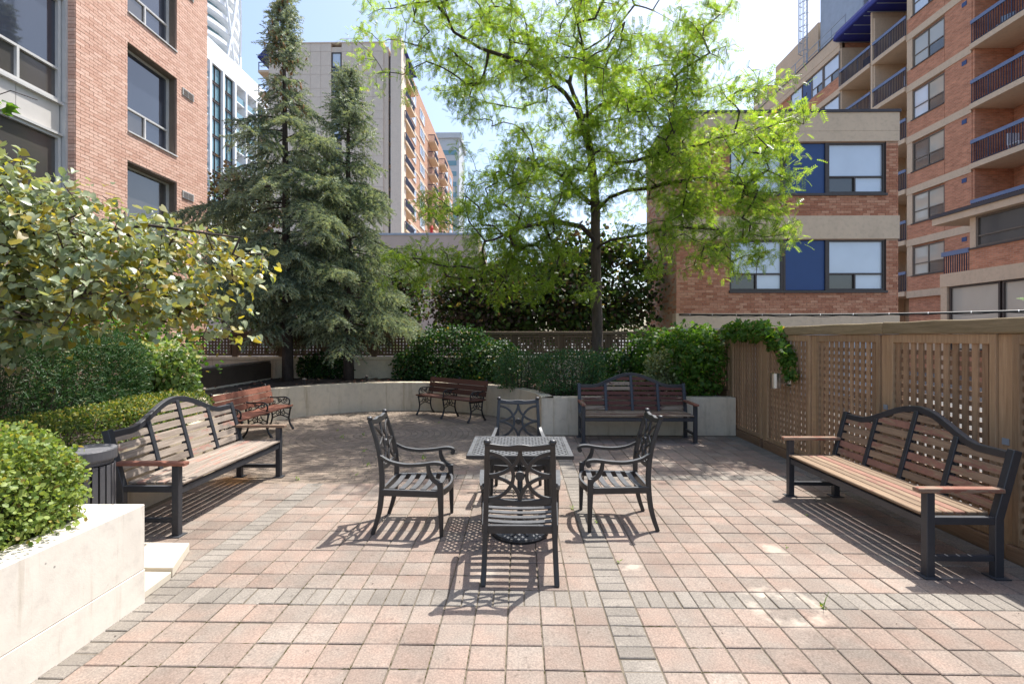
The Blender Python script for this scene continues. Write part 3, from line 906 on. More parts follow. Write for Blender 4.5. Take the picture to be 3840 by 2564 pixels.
def make_arch_bench(label, slat_m, loc, rz):
    t = thing('arched_bench', label, 'bench', loc, rz, 'arched benches')
    m = MAT['black_metal']
    HX = 0.895
    by = lambda z: -0.255 - max(0.0, z-0.42)*0.27
    for s in (-1, 1):
        MB().sweep([(s*HX, 0.225, 0.0), (s*HX, 0.225, 0.60)], 0.058, 0.058, (0, 1, 0)).obj('front_leg', m, t, bevel=0.004)
        MB().sweep([(s*HX, -0.255, 0.0), (s*HX, -0.255, 0.42), (s*HX, by(0.90), 0.90)], 0.055, 0.062, (0, 1, 0)).obj('rear_leg', m, t, bevel=0.004)
        MB().sweep([(s*HX, -0.225, 0.402), (s*HX, 0.195, 0.402)], 0.045, 0.052).obj('side_rail', m, t, bevel=0.003)
        MB().sweep([(s*HX, -0.225, 0.135), (s*HX, 0.195, 0.135)], 0.036, 0.040).obj('stretcher', m, t, bevel=0.003)
        MB().box(s*HX-0.036, s*HX+0.036, -0.29, 0.31, 0.601, 0.634).obj('armrest', MAT['arm_wood'], t, bevel=0.008, seg=2)
        for y in (0.225, -0.255):
            MB().box(s*HX-0.055, s*HX+0.055, y-0.055, y+0.055, 0.0, 0.008).obj('foot_plate', m, t)
    MB().sweep([(-HX+0.03, 0.225, 0.378), (HX-0.03, 0.225, 0.378)], 0.035, 0.055).obj('front_apron', m, t, bevel=0.003)
    MB().sweep([(-HX+0.03, -0.245, 0.390), (HX-0.03, -0.245, 0.390)], 0.035, 0.050).obj('rear_apron', m, t, bevel=0.003)
    ap = []
    for k in range(61):
        x = -HX+0.028 + (2*HX-0.056)*k/60
        ap.append((x, by(arch_z(x)), arch_z(x)))
    MB().sweep(ap, 0.048, 0.056, (0, 0, 1)).obj('arch_rail', m, t, bevel=0.004)
    for x in (-0.445, 0.0, 0.445):
        MB().sweep([(x, -0.250, 0.40), (x, by(arch_z(x)-0.02), arch_z(x)-0.02)], 0.046, 0.052, (0, 1, 0)).obj('back_post', m, t, bevel=0.003)
    bays = [(-0.866, -0.470), (-0.420, -0.025), (0.025, 0.420), (0.470, 0.866)]
    for a, b in bays:
        for k in range(7):
            z0 = 0.468 + k*0.0815; z1 = z0 + 0.056
            xs = [a + (b-a)*q/14 for q in range(15)]
            pts = [(x, min(z1, arch_z(x)-0.026)) for x in xs]
            pts = [(x, z) for x, z in pts if z - z0 > 0.012]
            if len(pts) < 4: continue
            poly = [(pts[0][0], z0), (pts[-1][0], z0)] + pts[::-1]
            dz = rnd.gauss(0, 0.0015)
            MB().prism(poly, -0.011, 0.011, lambda u, v, w: (u, by(v)+0.004+w, v+dz)).obj('back_slat', slat_m, t)
    for k in range(6):
        y0 = -0.232 + k*0.0815
        w = 0.070 if k < 5 else 0.082
        MB().box(-HX+0.032, HX-0.032, y0, y0+w, 0.4295, 0.452).obj('seat_slat', slat_m, t, bevel=0.005)
    for x in (-0.445, 0.0, 0.445):
        for k in range(5):
            z = 0.468 + k*0.0815 + 0.069
            MB().box(x-0.05, x+0.05, by(z)-0.012, by(z)+0.004, z-0.012, z+0.012).obj('slat_tab', m, t)
    return t

make_arch_bench('weathered arched bench with peeling grey-brown slats by the litter bin', MAT['bench_bare'], (-3.165, 5.09, 0), R(-90))
make_arch_bench('arched bench with chipped maroon slats against the low concrete wall', MAT['bench_dark'], (1.915, 8.20, 0), R(180))
make_arch_bench('sun-worn arched bench with reddish brown slats along the lattice fence', MAT['bench_right'], (3.125, 4.46, 0), R(90))

# ------------------------------------------------------------ cast iron park benches
def spiral(c, r, a0, turns, n=16, sgn=1):
    return [(c[0], c[1] + r*(1-0.75*k/n)*math.cos(a0+sgn*2*math.pi*turns*k/n), c[2] + r*(1-0.75*k/n)*math.sin(a0+sgn*2*math.pi*turns*k/n)) for k in range(n+1)]

def make_park_bench(label, wood, loc, rz):
    t = thing('iron_park_bench', label, 'bench', loc, rz, 'cast iron park benches')
    m = MAT['cast_iron']
    for x in (-0.80, 0.0, 0.80):
        e = MB()
        e.tube(curve_pts([(x, 0.195, 0.395), (x, 0.175, 0.27), (x, 0.165, 0.20), (x, 0.19, 0.10), (x, 0.235, 0.03), (x, 0.245, 0.0)], 4), [0.016]*12 + [0.017, 0.018, 0.019, 0.020, 0.022, 0.024, 0.026, 0.026, 0.026], 8)
        e.obj('front_leg', m, t, smooth=True); e = MB()
        e.tube(curve_pts([(x, -0.165, 0.395), (x, -0.145, 0.27), (x, -0.145, 0.20), (x, -0.175, 0.10), (x, -0.225, 0.03), (x, -0.24, 0.0)], 4), [0.016]*12 + [0.017, 0.018, 0.019, 0.020, 0.022, 0.024, 0.026, 0.026, 0.026], 8)
        e.obj('rear_leg', m, t, smooth=True)
        br = MB()
        br.tube(curve_pts([(x, 0.165, 0.205), (x, 0.10, 0.235), (x, 0.01, 0.262), (x, -0.08, 0.235), (x, -0.145, 0.205)], 4), 0.010, 6)
        br.tube(curve_pts([(x, 0.175, 0.27), (x, 0.09, 0.31), (x, 0.06, 0.385)], 4), 0.009, 6)
        br.tube(curve_pts([(x, -0.150, 0.27), (x, -0.07, 0.31), (x, -0.04, 0.385)], 4), 0.009, 6)
        for sy, cc in ((1, (x, 0.055, 0.305)), (-1, (x, -0.035, 0.305))):
            br.tube(spiral(cc, 0.045, R(250 if sy > 0 else 290), 1.2, 16, sy), 0.008, 6)
        br.tube([(x, 0.01, 0.262), (x, 0.01, 0.385)], 0.010, 6)
        br.obj('scroll_brace', m, t, smooth=True)
        sr = MB()
        sr.tube(curve_pts([(x, 0.215, 0.400), (x, 0.0, 0.388), (x, -0.165, 0.400), (x, -0.195, 0.50), (x, -0.235, 0.66), (x, -0.270, 0.80), (x, -0.292, 0.815), (x, -0.305, 0.79)], 5), 0.017, 8)
        sr.obj('side_frame', m, t, smooth=True)
        ar = MB()
        ar.tube(curve_pts([(x, -0.232, 0.655), (x, -0.17, 0.595), (x, -0.08, 0.585), (x, 0.03, 0.592), (x, 0.12, 0.588), (x, 0.17, 0.55), (x, 0.18, 0.49), (x, 0.165, 0.455), (x, 0.20, 0.445)], 5), 0.013, 8)
        ar.tube(spiral((x, 0.095, 0.535), 0.042, R(60), 1.3, 16, -1), 0.008, 6)
        ar.tube(spiral((x, 0.0, 0.535), 0.042, R(120), 1.3, 16, 1), 0.008, 6)
        ar.tube(curve_pts([(x, 0.16, 0.458), (x, 0.05, 0.49), (x, -0.06, 0.575)], 4), 0.007, 6)
        ar.tube(curve_pts([(x, -0.16, 0.458), (x, -0.03, 0.478), (x, 0.10, 0.585)], 4), 0.007, 6)
        ar.tube(spiral((x, -0.115, 0.50), 0.035, R(200), 1.2, 14, 1), 0.007, 6)
        ar.obj('armrest', m, t, smooth=True)
    for k, y in enumerate((0.165, 0.062, -0.040, -0.135)):
        MB().box(-0.885, 0.885, y-0.046, y+0.046, 0.416, 0.444).obj('seat_slat', wood, t, bevel=0.006, seg=2)
    for k in range(3):
        z = 0.535 + k*0.108; y = -0.195 - (z-0.5)*0.25
        MB().prism([(-0.049, -0.014), (0.049, -0.014), (0.049, 0.014), (-0.049, 0.014)], -0.885, 0.885,
            lambda u, v, w: (w, y - u*0.25 + v + 0.028, z + u + v*0.25)).obj('back_slat', wood, t, bevel=0.005, seg=2)
    return t
make_park_bench('red-stained park bench with scrolled iron arms, sunlit beside the weathered arched bench', MAT['park_sun'], (-4.45, 8.30, 0), R(-90))
make_park_bench('dark brown park bench with scrolled iron legs shaded before the curved wall', MAT['park_wood'], (-1.485, 10.46, 0), R(180-39.6))

# ------------------------------------------------------------ litter bin
bn = thing('litter_bin', 'round charcoal slatted litter bin with flat lid beside the bench', 'bin', (-3.30, 3.70, 0.073))
MB().lathe([(0.150, 0.0), (0.150, 0.66), (0.146, 0.67)], 32).obj('liner', MAT['cast_iron'], bn)
MB().lathe([(0.19, 0.70), (0.196, 0.702), (0.198, 0.715), (0.198, 0.772), (0.192, 0.780), (0.06, 0.784), (0.01, 0.784)], 40).obj('lid', MAT['bin'], bn, smooth=False)
MB().lathe([(0.165, 0.665), (0.172, 0.668), (0.172, 0.699), (0.165, 0.6995)], 32).obj('rim', MAT['bin'], bn)
sm = MB().sweep([(0.178, 0, 0.02), (0.178, 0, 0.66)], 0.034, 0.010, (1, 0, 0)).mesh('slat', MAT['bin'])
for k in range(24):
    link('slat', sm, bn, None, 2*math.pi*k/24)
MB().lathe([(0.182, 0.0), (0.185, 0.004), (0.185, 0.03), (0.182, 0.034)], 32).obj('base_ring', MAT['bin'], bn)

# ------------------------------------------------------------ buildings
class Facade:
    # local frame: u along the wall, z up, d out of the wall
    def __init__(s, o, u, n):
        s.o = Vector(o); s.u = Vector(u).normalized(); s.n = Vector(n).normalized()
    def p(s, u, z, d):
        return s.o + s.u*u + s.n*d + Vector((0, 0, z))
    def box(s, mb, u0, u1, z0, z1, d0, d1):
        V = [s.p(u, z, d) for d in (d0, d1) for u, z in ((u0, z0), (u1, z0), (u1, z1), (u0, z1))]
        return mb.add(V, [(0,3,2,1),(4,5,6,7),(0,1,5,4),(1,2,6,5),(2,3,7,6),(3,0,4,7)])
    def part(s, name, m, parent, *rects, bevel=0.0):
        mb = MB()
        for r_ in rects: s.box(mb, *r_)
        return mb.obj(name, m, parent, bevel=bevel)

def window(fc, parent, u0, u1, z0, z1, frame, panes, fw=0.05, d0=-0.12, d1=-0.03, name='window'):
    # panes: list of (a0,a1,b0,b1,material) as fractions of the opening
    us = sorted({0.0, 1.0} | {p[0] for p in panes} | {p[1] for p in panes})
    mb = MB()
    W, H = u1-u0, z1-z0
    fc.box(mb, u0, u0+fw, z0, z1, d0, d1); fc.box(mb, u1-fw, u1, z0, z1, d0, d1)
    fc.box(mb, u0+fw, u1-fw, z0, z0+fw, d0, d1-0.002); fc.box(mb, u0+fw, u1-fw, z1-fw, z1, d0, d1-0.002)
    for a0, a1, b0, b1, m in panes:
        if a0 > 0.001: fc.box(mb, u0+W*a0-fw*0.4, u0+W*a0+fw*0.4, z0+H*b0, z0+H*b1, d0+0.004, d1-0.006)
        if b0 > 0.001: fc.box(mb, u0+W*a0, u0+W*a1, z0+H*b0-fw*0.4, z0+H*b0+fw*0.4, d0+0.006, d1-0.009)
    f = mb.obj(name, frame, parent)
    for a0, a1, b0, b1, m in panes:
        fc.part('pane', m, f, (u0+W*a0+0.004, u0+W*a1-0.004, z0+H*b0+0.004, z0+H*b1-0.004, d0+0.02, d0+0.034))
    return f

def brick_layer(fc, wall, regions, holes, mat, pick, ch=0.075, bl=0.215, g=0.010, depth=0.03, front=0.0):
    items = []
    for (u0, u1, z0, z1) in regions:
        nz = int(math.floor((z1-z0)/ch + 1e-6))
        for j in range(nz):
            za, zb = z0+j*ch+g*0.5, z0+(j+1)*ch-g*0.5
            off = (j % 2)*bl*0.5
            k = -1
            while True:
                ua, ub = u0+k*bl+off+g*0.5, u0+(k+1)*bl+off-g*0.5
                k += 1
                if ua > u1: break
                ua, ub = max(ua, u0+0.002), min(ub, u1-0.002)
                if ub-ua < 0.03: continue
                segs = [(ua, ub)]
                for (h0, h1, k0, k1) in holes:
                    if zb > k0+0.02 and za < k1-0.02:
                        ns = []
                        for a, b in segs:
                            if b <= h0 or a >= h1: ns.append((a, b)); continue
                            if a < h0: ns.append((a, h0-0.002))
                            if b > h1: ns.append((h1+0.002, b))
                        segs = ns
                for a, b in segs:
                    if b-a > 0.025: items.append((a, b, za, zb))
    full = [it for it in items if abs((it[1]-it[0]) - (bl-g)) < 1e-4]
    full.sort(key=pick)
    chosen = set(full[:300])
    mb0 = MB(); Facade((0, 0, 0), fc.u, fc.n).box(mb0, 0, bl-g, 0, ch-g, -depth, 0.0)
    me = mb0.mesh('brick', mat)
    for it in full[:300]:
        p = fc.p(it[0], it[2], front + rnd.gauss(0, 0.0012))
        link('brick', me, wall, p)
    mb = MB()
    for it in items:
        if it in chosen: continue
        d = front + rnd.gauss(0, 0.0012)
        u0, u1, z0, z1 = it
        V = [fc.p(u, z, dd) for dd in (d-depth, d) for u, z in ((u0, z0), (u1, z0), (u1, z1), (u0, z1))]
        mb.add(V, [(4,5,6,7),(0,1,5,4),(1,2,6,5),(2,3,7,6),(3,0,4,7)])
    tag(mb.obj('brickwork', mat, wall), kind='stuff')

# --- salmon brick apartment block on the bin side
LB = thing('brick_apartment_block', 'salmon brick apartment block with aluminium windows beside the redbud tree', 'building', (0, 0, 0))
LX = -9.2
f = Facade((LX, 0, 0), (0, 1, 0), (1, 0, 0))
holes = []
for k in range(4):
    zt = 5.82 + 2.8*k
    holes.append((11.45, 13.12, zt-2.10, zt))
holes.append((2.0, 10.10, -0.1, 15.0))
wall = MB()
# mortar body with real openings: piers, spandrels
for (a, b, z0, z1) in [(10.10, 11.45, 0, 15.0), (13.12, 14.42, 0, 15.0)] + [(11.45, 13.12, 0, 3.72)] + [(11.45, 13.12, 5.82+2.8*k, 6.52+2.8*k) for k in range(3)] + [(11.45, 13.12, 14.22, 15.0)]:
    f.box(wall, a, b, z0, z1, -0.42, -0.012)
wall.box(LX-6.0, LX-0.42, 2.0, 14.42, 0, 15.0)
wall = wall.obj('wall', MAT['mortar_l'], LB)
lpick = lambda it: -(1.0/((it[0])**2)) if it[2] > 2.2 and it[2] < 10.5 and it[0] > 8.7 else 1e6 + it[0]
brick_layer(f, wall, [(10.10, 14.42, 0.0, 15.0)], holes, MAT['brick_l'], lpick)
# brick return at the glazed bay
fr_ = Facade((LX-0.34, 10.10, 0), (1, 0, 0), (0, -1, 0))
ret = MB()
for j in range(200):
    fr_.box(ret, 0.0 if j % 2 else 0.05, 0.328, j*0.075+0.005, (j+1)*0.075-0.005, -0.01, 0.012)
tag(ret.obj('bay_return_bricks', MAT['brick_l'], wall), kind='stuff')
gl, gd = MAT['glass'], MAT['glass_dim']
for k in range(4):
    zt = 5.82 + 2.8*k; z0 = zt-2.10
    top = gd if k == 0 else gl
    window(f, LB, 11.47, 13.10, z0+0.03, zt-0.01, MAT['frame_w'], [(0, 1, 0.315, 1, top), (0, 0.49, 0, 0.315, MAT['glass_dim']), (0.49, 1, 0, 0.315, gl)], 0.055, -0.28, -0.20)
    f.part('reveal', MAT['frame_t'], LB, (11.451, 11.47, z0+0.03, zt-0.001, -0.40, -0.06), (13.10, 13.119, z0+0.03, zt-0.001, -0.40, -0.06), (11.471, 13.099, zt-0.03, zt-0.002, -0.40, -0.07))
    f.part('sill', MAT['frame_w'], LB, (11.455, 13.115, z0-0.005, z0+0.028, -0.30, 0.03))
    # glazed bay
    W = window(f, LB, 8.30, 10.02, z0, zt, MAT['frame_w'], [(0, 1, 0.315, 1, top), (0, 0.5, 0, 0.315, gd), (0.5, 1, 0, 0.315, gd)], 0.06, -0.34, -0.24)
    window(f, LB, 6.50, 8.28, z0, zt, MAT['frame_w'], [(0, 1, 0.315, 1, top), (0, 0.5, 0, 0.315, gd), (0.5, 1, 0, 0.315, gd)], 0.06, -0.34, -0.24)
    for q in range(4):
        f.part('spandrel_panel', MAT['spandrel'], LB, (6.5+0.88*q+0.006, 6.5+0.88*(q+1)-0.006, zt+0.03, zt+0.67, -0.33, -0.27))
    f.part('spandrel_rail', MAT['frame_w'], LB, (6.5, 10.04, zt+0.002, zt+0.05, -0.34, -0.20), (6.5, 10.04, zt+0.645, zt+0.698, -0.34, -0.20))
    f.part('bay_jamb', MAT['frame_w'], LB, (10.04, 10.098, z0, zt+0.69, -0.36, -0.16))
    bl = MB()
    if k in (0,):
        for q in range(36):
            f.box(bl, 6.6+0.095*q, 6.6+0.095*q+0.082, z0+0.1, zt-0.05, -0.3159, -0.3129)
        tag(bl.obj('vertical_blinds', MAT['blind'], LB), kind='stuff')
        bl = MB()
        for q in range(16):
            f.box(bl, 11.53+0.095*q, 11.53+0.095*q+0.084, z0+0.75, zt-0.08, -0.2559, -0.2529)
        tag(bl.obj('vertical_blinds', MAT['blind'], LB), kind='stuff')
for z in (5.70, 8.50, 11.30):
    v = f.part('vent_grille', MAT['glass_cream'], LB, (13.32, 13.78, z-0.20, z, 0.003, 0.025))
    for a in (13.35, 13.56):
        f.part('louvre', MAT['frame_t'], v, *[(a, a+0.19, z-0.185+0.024*q, z-0.172+0.024*q, 0.026, 0.032) for q in range(7)])

# --- low brick building behind the fence corner
RB = thing('low_brick_building', 'low flat-roofed brick building with blue panels between white-blinded windows', 'building')
RY = 14.5
g_ = Facade((0, RY, 0), (1, 0, 0), (0, -1, 0))
XL, XR = 4.56, 10.95
WL, WR = 6.10, 10.60
body = MB()
for (a, b, z0, z1) in [(XL, WL, 0, 8.08), (WR, XR, 0, 8.08), (WL, WR, 0, 3.03), (WL, WR, 4.524, 5.846), (WL, WR, 7.345, 8.08)]:
    g_.box(body, a, b, z0, z1, -0.30, -0.012)
body.box(XL, XR, RY+0.30, RY+3.4, 0, 8.08)
body = body.obj('wall', MAT['mortar_r'], RB)
bh = [(XL-1, XR+1, 7.365, 9), (XL-1, XR+1, 4.544, 5.214), (XL-1, XR+1, -1, 2.394), (WL, WR, 3.03, 4.544), (WL, WR, 5.846, 7.365)]
rpick = lambda it: (0 if it[0] > 7.0 else 5) + abs(it[0]-9.0)*0.1 + abs(it[2]-4.5)*0.3
brick_layer(g_, body, [(XL, XR, 2.394, 4.544), (XL, XR, 5.214, 7.365)], bh, MAT['brick_r'], rpick)
lf = Facade((XL, RY, 0), (0, 1, 0), (-1, 0, 0))
brick_layer(lf, body, [(0.0, 3.4, 0.6, 7.34)], [], MAT['brick_r'], lambda it: it[0])
for z0, z1, nm in ((7.665, 8.20, 'parapet_band'), (7.365, 7.66, 'parapet_band'), (4.544, 5.214, 'floor_band'), (1.95, 2.394, 'floor_band')):
    g_.part(nm, MAT['beige'], RB, (XL-0.02, XR+0.02, z0, z1, -0.31, 0.03))
    lf.part(nm, MAT['beige'], RB, (0.32, 3.4, z0, z1, -0.2, 0.032)) if nm == 'parapet_band' else None
g_.part('roof_flashing', MAT['dark'], RB, (XL-0.05, XR+0.05, 8.20, 8.28, -3.45, 0.06))
g_.part('base_panel', MAT['galv'], RB, (XL-0.01, XR+0.01, 0.0, 1.945, -0.30, 0.012))
for z0, z1 in ((3.05, 4.535), (5.866, 7.355)):
    window(g_, RB, WL, 7.66, z0, z1, MAT['frame_b'], [(0, 1, 0.33, 1, MAT['glass_blind']), (0, 0.5, 0, 0.33, gd), (0.5, 1, 0, 0.33, MAT['glass_blind'])], 0.06)
    pnl = g_.part('blue_panel', MAT['blue_panel'], RB, (7.73, 8.87, z0+0.02, z1-0.03, -0.10, -0.06))
    g_.part('panel_frame', MAT['frame_b'], RB, (7.662, 7.728, z0, z1, -0.12, -0.02)); g_.part('panel_frame', MAT['frame_b'], RB, (8.872, 8.93, z0, z1, -0.12, -0.02))
    window(g_, RB, 8.932, WR-0.01, z0, z1, MAT['frame_b'], [(0, 1, 0.33, 1, MAT['glass_blind']), (0, 0.48, 0, 0.33, gd), (0.48, 1, 0, 0.33, MAT['glass_blind'])], 0.06)
    g_.part('sill', MAT['frame_b'], RB, (WL-0.02, WR+0.02, z0-0.07, z0-0.002, -0.12, 0.05))
    g_.part('jamb', MAT['frame_b'], RB, (WR-0.009, WR+0.0, z0, z1, -0.14, 0.005), (WL, 7.7, z1+0.001, z1+0.012, -0.14, 0.004))

# --- tall brick apartment tower with balconies
TB = thing('balcony_apartment_tower', 'tall orange brick apartment building with blue-railed balconies', 'building')
TX = 20.8
h_ = Facade((TX, 0, 0), (0, 1, 0), (-1, 0, 0))
fb = MAT['far_brick']; be = MAT['beige']
FLZ = [4.15 + 2.75*k for k in range(8)]       # floor slab tops
TOP_N, TOP_F = 30.0, 21.35
# rear body
body = MB(); body.box(TX+1.9, TX+14, 14.0, 31.9, 0, 28.0); body.box(TX+1.9, TX+14, 31.9, 44.0, 0, 21.0)
body.obj('wall', be, TB)
blocks = [(22.6, 24.05, 28.0), (24.05, 26.42, 28.0), (31.95, 44.0, 21.0), (14.0, 16.5, 28.0)]
for (a, b, zt) in blocks:
    mb = MB(); h_.box(mb, a, b, 0, zt, -1.9, -0.12 if b-a > 2 else 0.0)
    mb.obj('brick_pier', fb, TB)
floors = [1.40] + FLZ + [26.15]
for k, z in enumerate(floors):
    for (a, b, zt) in ((22.6, 26.42, 28.0), (31.95, 44.0, 21.4)):
        if z > zt: continue
        h_.part('floor_band', be, TB, (a, b, z-0.36, z, -0.3, 0.035))
    if z < 1.5: continue
    for (a, b, zt) in ((16.5, 22.6, 28.0), (26.42, 28.95, 20.0), (29.1, 31.95, 20.0)):
        if z > zt: continue
        h_.part('balcony_slab', be, TB, (a+0.01, b-0.01, z-0.24, z, -1.89, 0.12))
        rl = h_.part('balcony_rail', MAT['blue_rail'], TB, (a+0.02, b-0.02, z+0.92, z+1.08, 0.02, 0.09))
        bal = MB(); nb = int((b-a)/0.115)
        for q in range(nb):
            u = a+0.05+(b-a-0.1)*q/(nb-1)
            wd = 0.026 if q % 9 == 0 else 0.011
            h_.box(bal, u-wd, u+wd, z+0.06, z+0.92, 0.035, 0.06)
        h_.box(bal, a+0.02, b-0.02, z+0.05, z+0.08, 0.03, 0.07)
        tag(bal.obj('balusters', MAT['blue_dark'], rl), kind='stuff')
        back = fb if a < 20 else be
        h_.part('balcony_back_wall', back, TB, (a+0.01, b-0.01, z, z+2.50, -1.88, -1.78))
        h_.part('balcony_side_wall', back, TB, (b-0.12, b-0.011, z+0.001, z+2.505, -1.77, 0.0 if a > 20 else -0.02))
        window(h_, TB, a+0.5, a+2.0, z+0.02, z+2.1, MAT['frame_b'], [(0, 0.5, 0, 1, gd), (0.5, 1, 0, 1, gl)], 0.06, -1.77, -1.70, 'balcony_door')
    if z < 26:
        a = 24.12
        bl_ = [MAT['glass_blind'], MAT['glass_cream'], MAT['glass_cream'], gd][k % 4] if k < 6 else MAT['glass_blind']
        window(h_, TB, 24.10, 26.05, z+0.80, z+2.30, MAT['frame_t'], [(0, 0.5, 0.40, 1, MAT['glass_cream'] if k < 6 else bl_), (0.5, 1, 0.40, 1, bl_), (0, 0.5, 0, 0.40, gd), (0.5, 1, 0, 0.40, bl_)], 0.06, -0.115, -0.04)
        h_.part('spandrel_bricks', fb, TB, (24.06, 26.41, z+0.001, z+0.79, -0.119, 0.008))
        h_.part('window_surround', be, TB, (26.06, 26.41, z+0.792, z+2.388, -0.119, 0.006))
        h_.part('sill', MAT['frame_b'], TB, (24.08, 26.12, z+0.745, z+0.797, -0.05, 0.045))
        h_.part('vent', MAT['blue_panel'], TB, (22.85, 23.10, z+2.02, z+2.22, 0.002, 0.02))
    if z < 19:
        for (a, b, ms) in ((32.1, 33.8, 'w'), (33.85, 35.2, 'w'), (35.25, 36.3, 'b'), (36.35, 37.9, 'w'), (40.6, 42.3, 'w')):
            if ms == 'b': h_.part('blue_panel', MAT['blue_panel'], TB, (a, b, z+0.82, z+2.36, -0.11, -0.06))
            else: window(h_, TB, a, b, z+0.80, z+2.38, MAT['frame_t'], [(0, 1, 0.36, 1, MAT['glass_blind']), (0, 0.5, 0, 0.36, gd), (0.5, 1, 0, 0.36, MAT['glass_blind'])], 0.07, -0.115, -0.03)
        h_.part('spandrel_bricks', fb, TB, (31.96, 43.99, z+0.001, z+0.79, -0.119, 0.008))
TB.location = (0, 0.52, 0)
h_.part('column', be, TB, (28.951, 29.099, 0, 20.85, -1.8, 0.05))
h_.part('end_column', MAT['frame_t'], TB, (31.952, 32.08, 0, 20.6, -0.1, 0.03))
h_.part('roof_parapet', be, TB, (31.95, 44.0, 20.66, 21.42, -0.3, 0.05))
h_.part('roof_flashing', MAT['dark'], TB, (31.94, 44.02, 21.42, 21.5, -0.35, 0.08))
for (y, z, c) in ((20.4, 6.9, 'blue_rail'), (21.2, 9.65, 'white'), (19.6, 12.4, 'white'), (21.8, 15.15, 'galv'), (20.0, 17.9, 'glass_teal'), (27.2, 15.15, 'white'), (30.3, 17.9, 'frame_b')):
    ch = thing('balcony_chair', {'white': 'small white', 'blue_rail': 'small blue', 'galv': 'small grey', 'glass_teal': 'small teal', 'frame_b': 'small brown'}[c] + ' garden chair behind the blue rail of a tower balcony', 'chair', (TX+0.75, y+0.52, z), rnd.random()*6, 'chairs on the tower balconies')
    MB().box(-0.25, 0.25, -0.25, 0.25, 0.40, 0.45).obj('seat', MAT[c], ch); MB().box(-0.25, 0.25, -0.27, -0.22, 0.45, 0.95).obj('backrest', MAT[c], ch)
    for sx in (-0.22, 0.22):
        for sy in (-0.22, 0.22): MB().box(sx-0.02, sx+0.02, sy-0.02, sy+0.02, 0, 0.40).obj('leg', MAT[c], ch)
# awnings over the top balconies
for (a, b, z) in ((29.03, 31.97, 20.9), (26.43, 29.0, 20.92)):
    prof = [(-1.85, -0.12), (0.42, -0.02), (0.45, 0.05)] + [(0.45-2.3*(1-math.cos(math.pi/2*k/8)), 0.05+1.35*math.sin(math.pi/2*k/8)) for k in range(1, 9)]
    MB().prism(prof, a, b, lambda u, v, w: h_.p(w, z+v, u)).obj('awning', MAT['awning'], TB)
    for q in range(4):
        u = a+0.15+(b-a-0.3)*q/3
        h_.part('awning_bar', MAT['galv'], TB, (u-0.015, u+0.015, z-0.16, z-0.125, -1.8, 0.40))
# penthouse, plant and ladder
MB().box(TX+1.95, TX+10, 37.6, 43.9, 21.5, 25.7).obj('penthouse', be, TB)
MB().box(TX+1.2, TX+2.2, 44.0, 46.4, 0, 24.2).obj('end_shaft', be, TB)
MB().box(TX+2.0, TX+9, 31.95, 37.4, 21.51, 31.5).obj('plant_room', MAT['galv'], TB)
MB().box(TX+1.7, TX+2.0, 32.3, 35.2, 22.0, 25.6).obj('duct', MAT['galv'], TB, bevel=0.05)
lad = MB()
for yy in (38.4, 38.9): lad.tube([(TX+1.6, yy, 21.5), (TX+1.6, yy, 30.0)], 0.035, 6)
for k in range(26): lad.tube([(TX+1.6, 38.4, 21.8+0.32*k), (TX+1.6, 38.9, 21.8+0.32*k)], 0.02, 5)
for k in range(7):
    z = 24 + 0.95*k
    lad.tube([(TX+1.6+0.5*math.sin(a)*-1, 38.65+0.42*math.cos(a), z) for a in [math.pi*q/8 for q in range(9)]], 0.03, 5)
for q in range(5):
    a = math.pi*(q+0.5)/5
    lad.tube([(TX+1.6-0.5*math.sin(a), 38.65+0.42*math.cos(a), 24), (TX+1.6-0.5*math.sin(a), 38.65+0.42*math.cos(a), 30.0)], 0.025, 5)
lad.obj('caged_ladder', MAT['galv'], TB)
rr = MB()
for z in (22.1, 22.65): rr.tube([(TX+0.35, 31.95, z), (TX+0.35, 43.8, z)], 0.03, 5)
for k in range(9): rr.tube([(TX+0.35, 32.0+1.45*k, 21.5), (TX+0.35, 32.0+1.45*k, 22.66)], 0.03, 5)
rr.obj('roof_railing', MAT['galv'], TB)
# projecting lower wing near the fence
PX = 17.0
k_ = Facade((PX, 0, 0), (0, 1, 0), (-1, 0, 0))
WG = thing('projecting_wing', 'two-storey brick wing with flat canopy roof in front of the balcony tower', 'building')
MB().box(PX+0.30, TX-0.05, 13.0, 19.0, 0, 6.1).obj('wall', fb, WG)
k_.part('brick_wall', fb, WG, (13.0, 19.0, 4.221, 5.03, -0.3, 0.0), (13.0, 15.1, 5.031, 6.2, -0.3, 0.0))
k_.part('canopy', be, WG, (12.8, 20.35, 6.2, 6.46, -3.6, 0.28))
k_.part('canopy_flashing', MAT['dark'], WG, (12.75, 20.4, 6.461, 6.60, -3.65, 0.34))
window(k_, WG, 15.12, 18.75, 5.05, 6.19, MAT['frame_t'], [(0, 0.5, 0.36, 1, MAT['glass_cream']), (0.5, 1, 0.36, 1, gd), (0, 0.5, 0, 0.36, gd), (0.5, 1, 0, 0.36, gd)], 0.07)
k_.part('window_pier', be, WG, (18.76, 19.0, 5.05, 6.19, -0.3, -0.02))
k_.part('sill', MAT['frame_b'], WG, (15.1, 19.0, 4.99, 5.045, -0.1, 0.05))
k_.part('floor_band', be, WG, (13.0, 20.25, 3.70, 4.22, -0.35, 0.05))
k_.part('column', be, WG, (19.95, 20.24, 0, 3.699, -0.35, 0.03))
br_ = k_.part('balcony_rail', MAT['blue_rail'], WG, (19.02, 20.25, 4.92, 5.10, -0.1, 0.0))
k_.part('balusters', MAT['blue_dark'], br_, *[(19.05+0.1*q, 19.07+0.1*q, 4.24, 4.92, -0.06, -0.03) for q in range(12)])
br_.children[0]['kind'] = 'stuff'
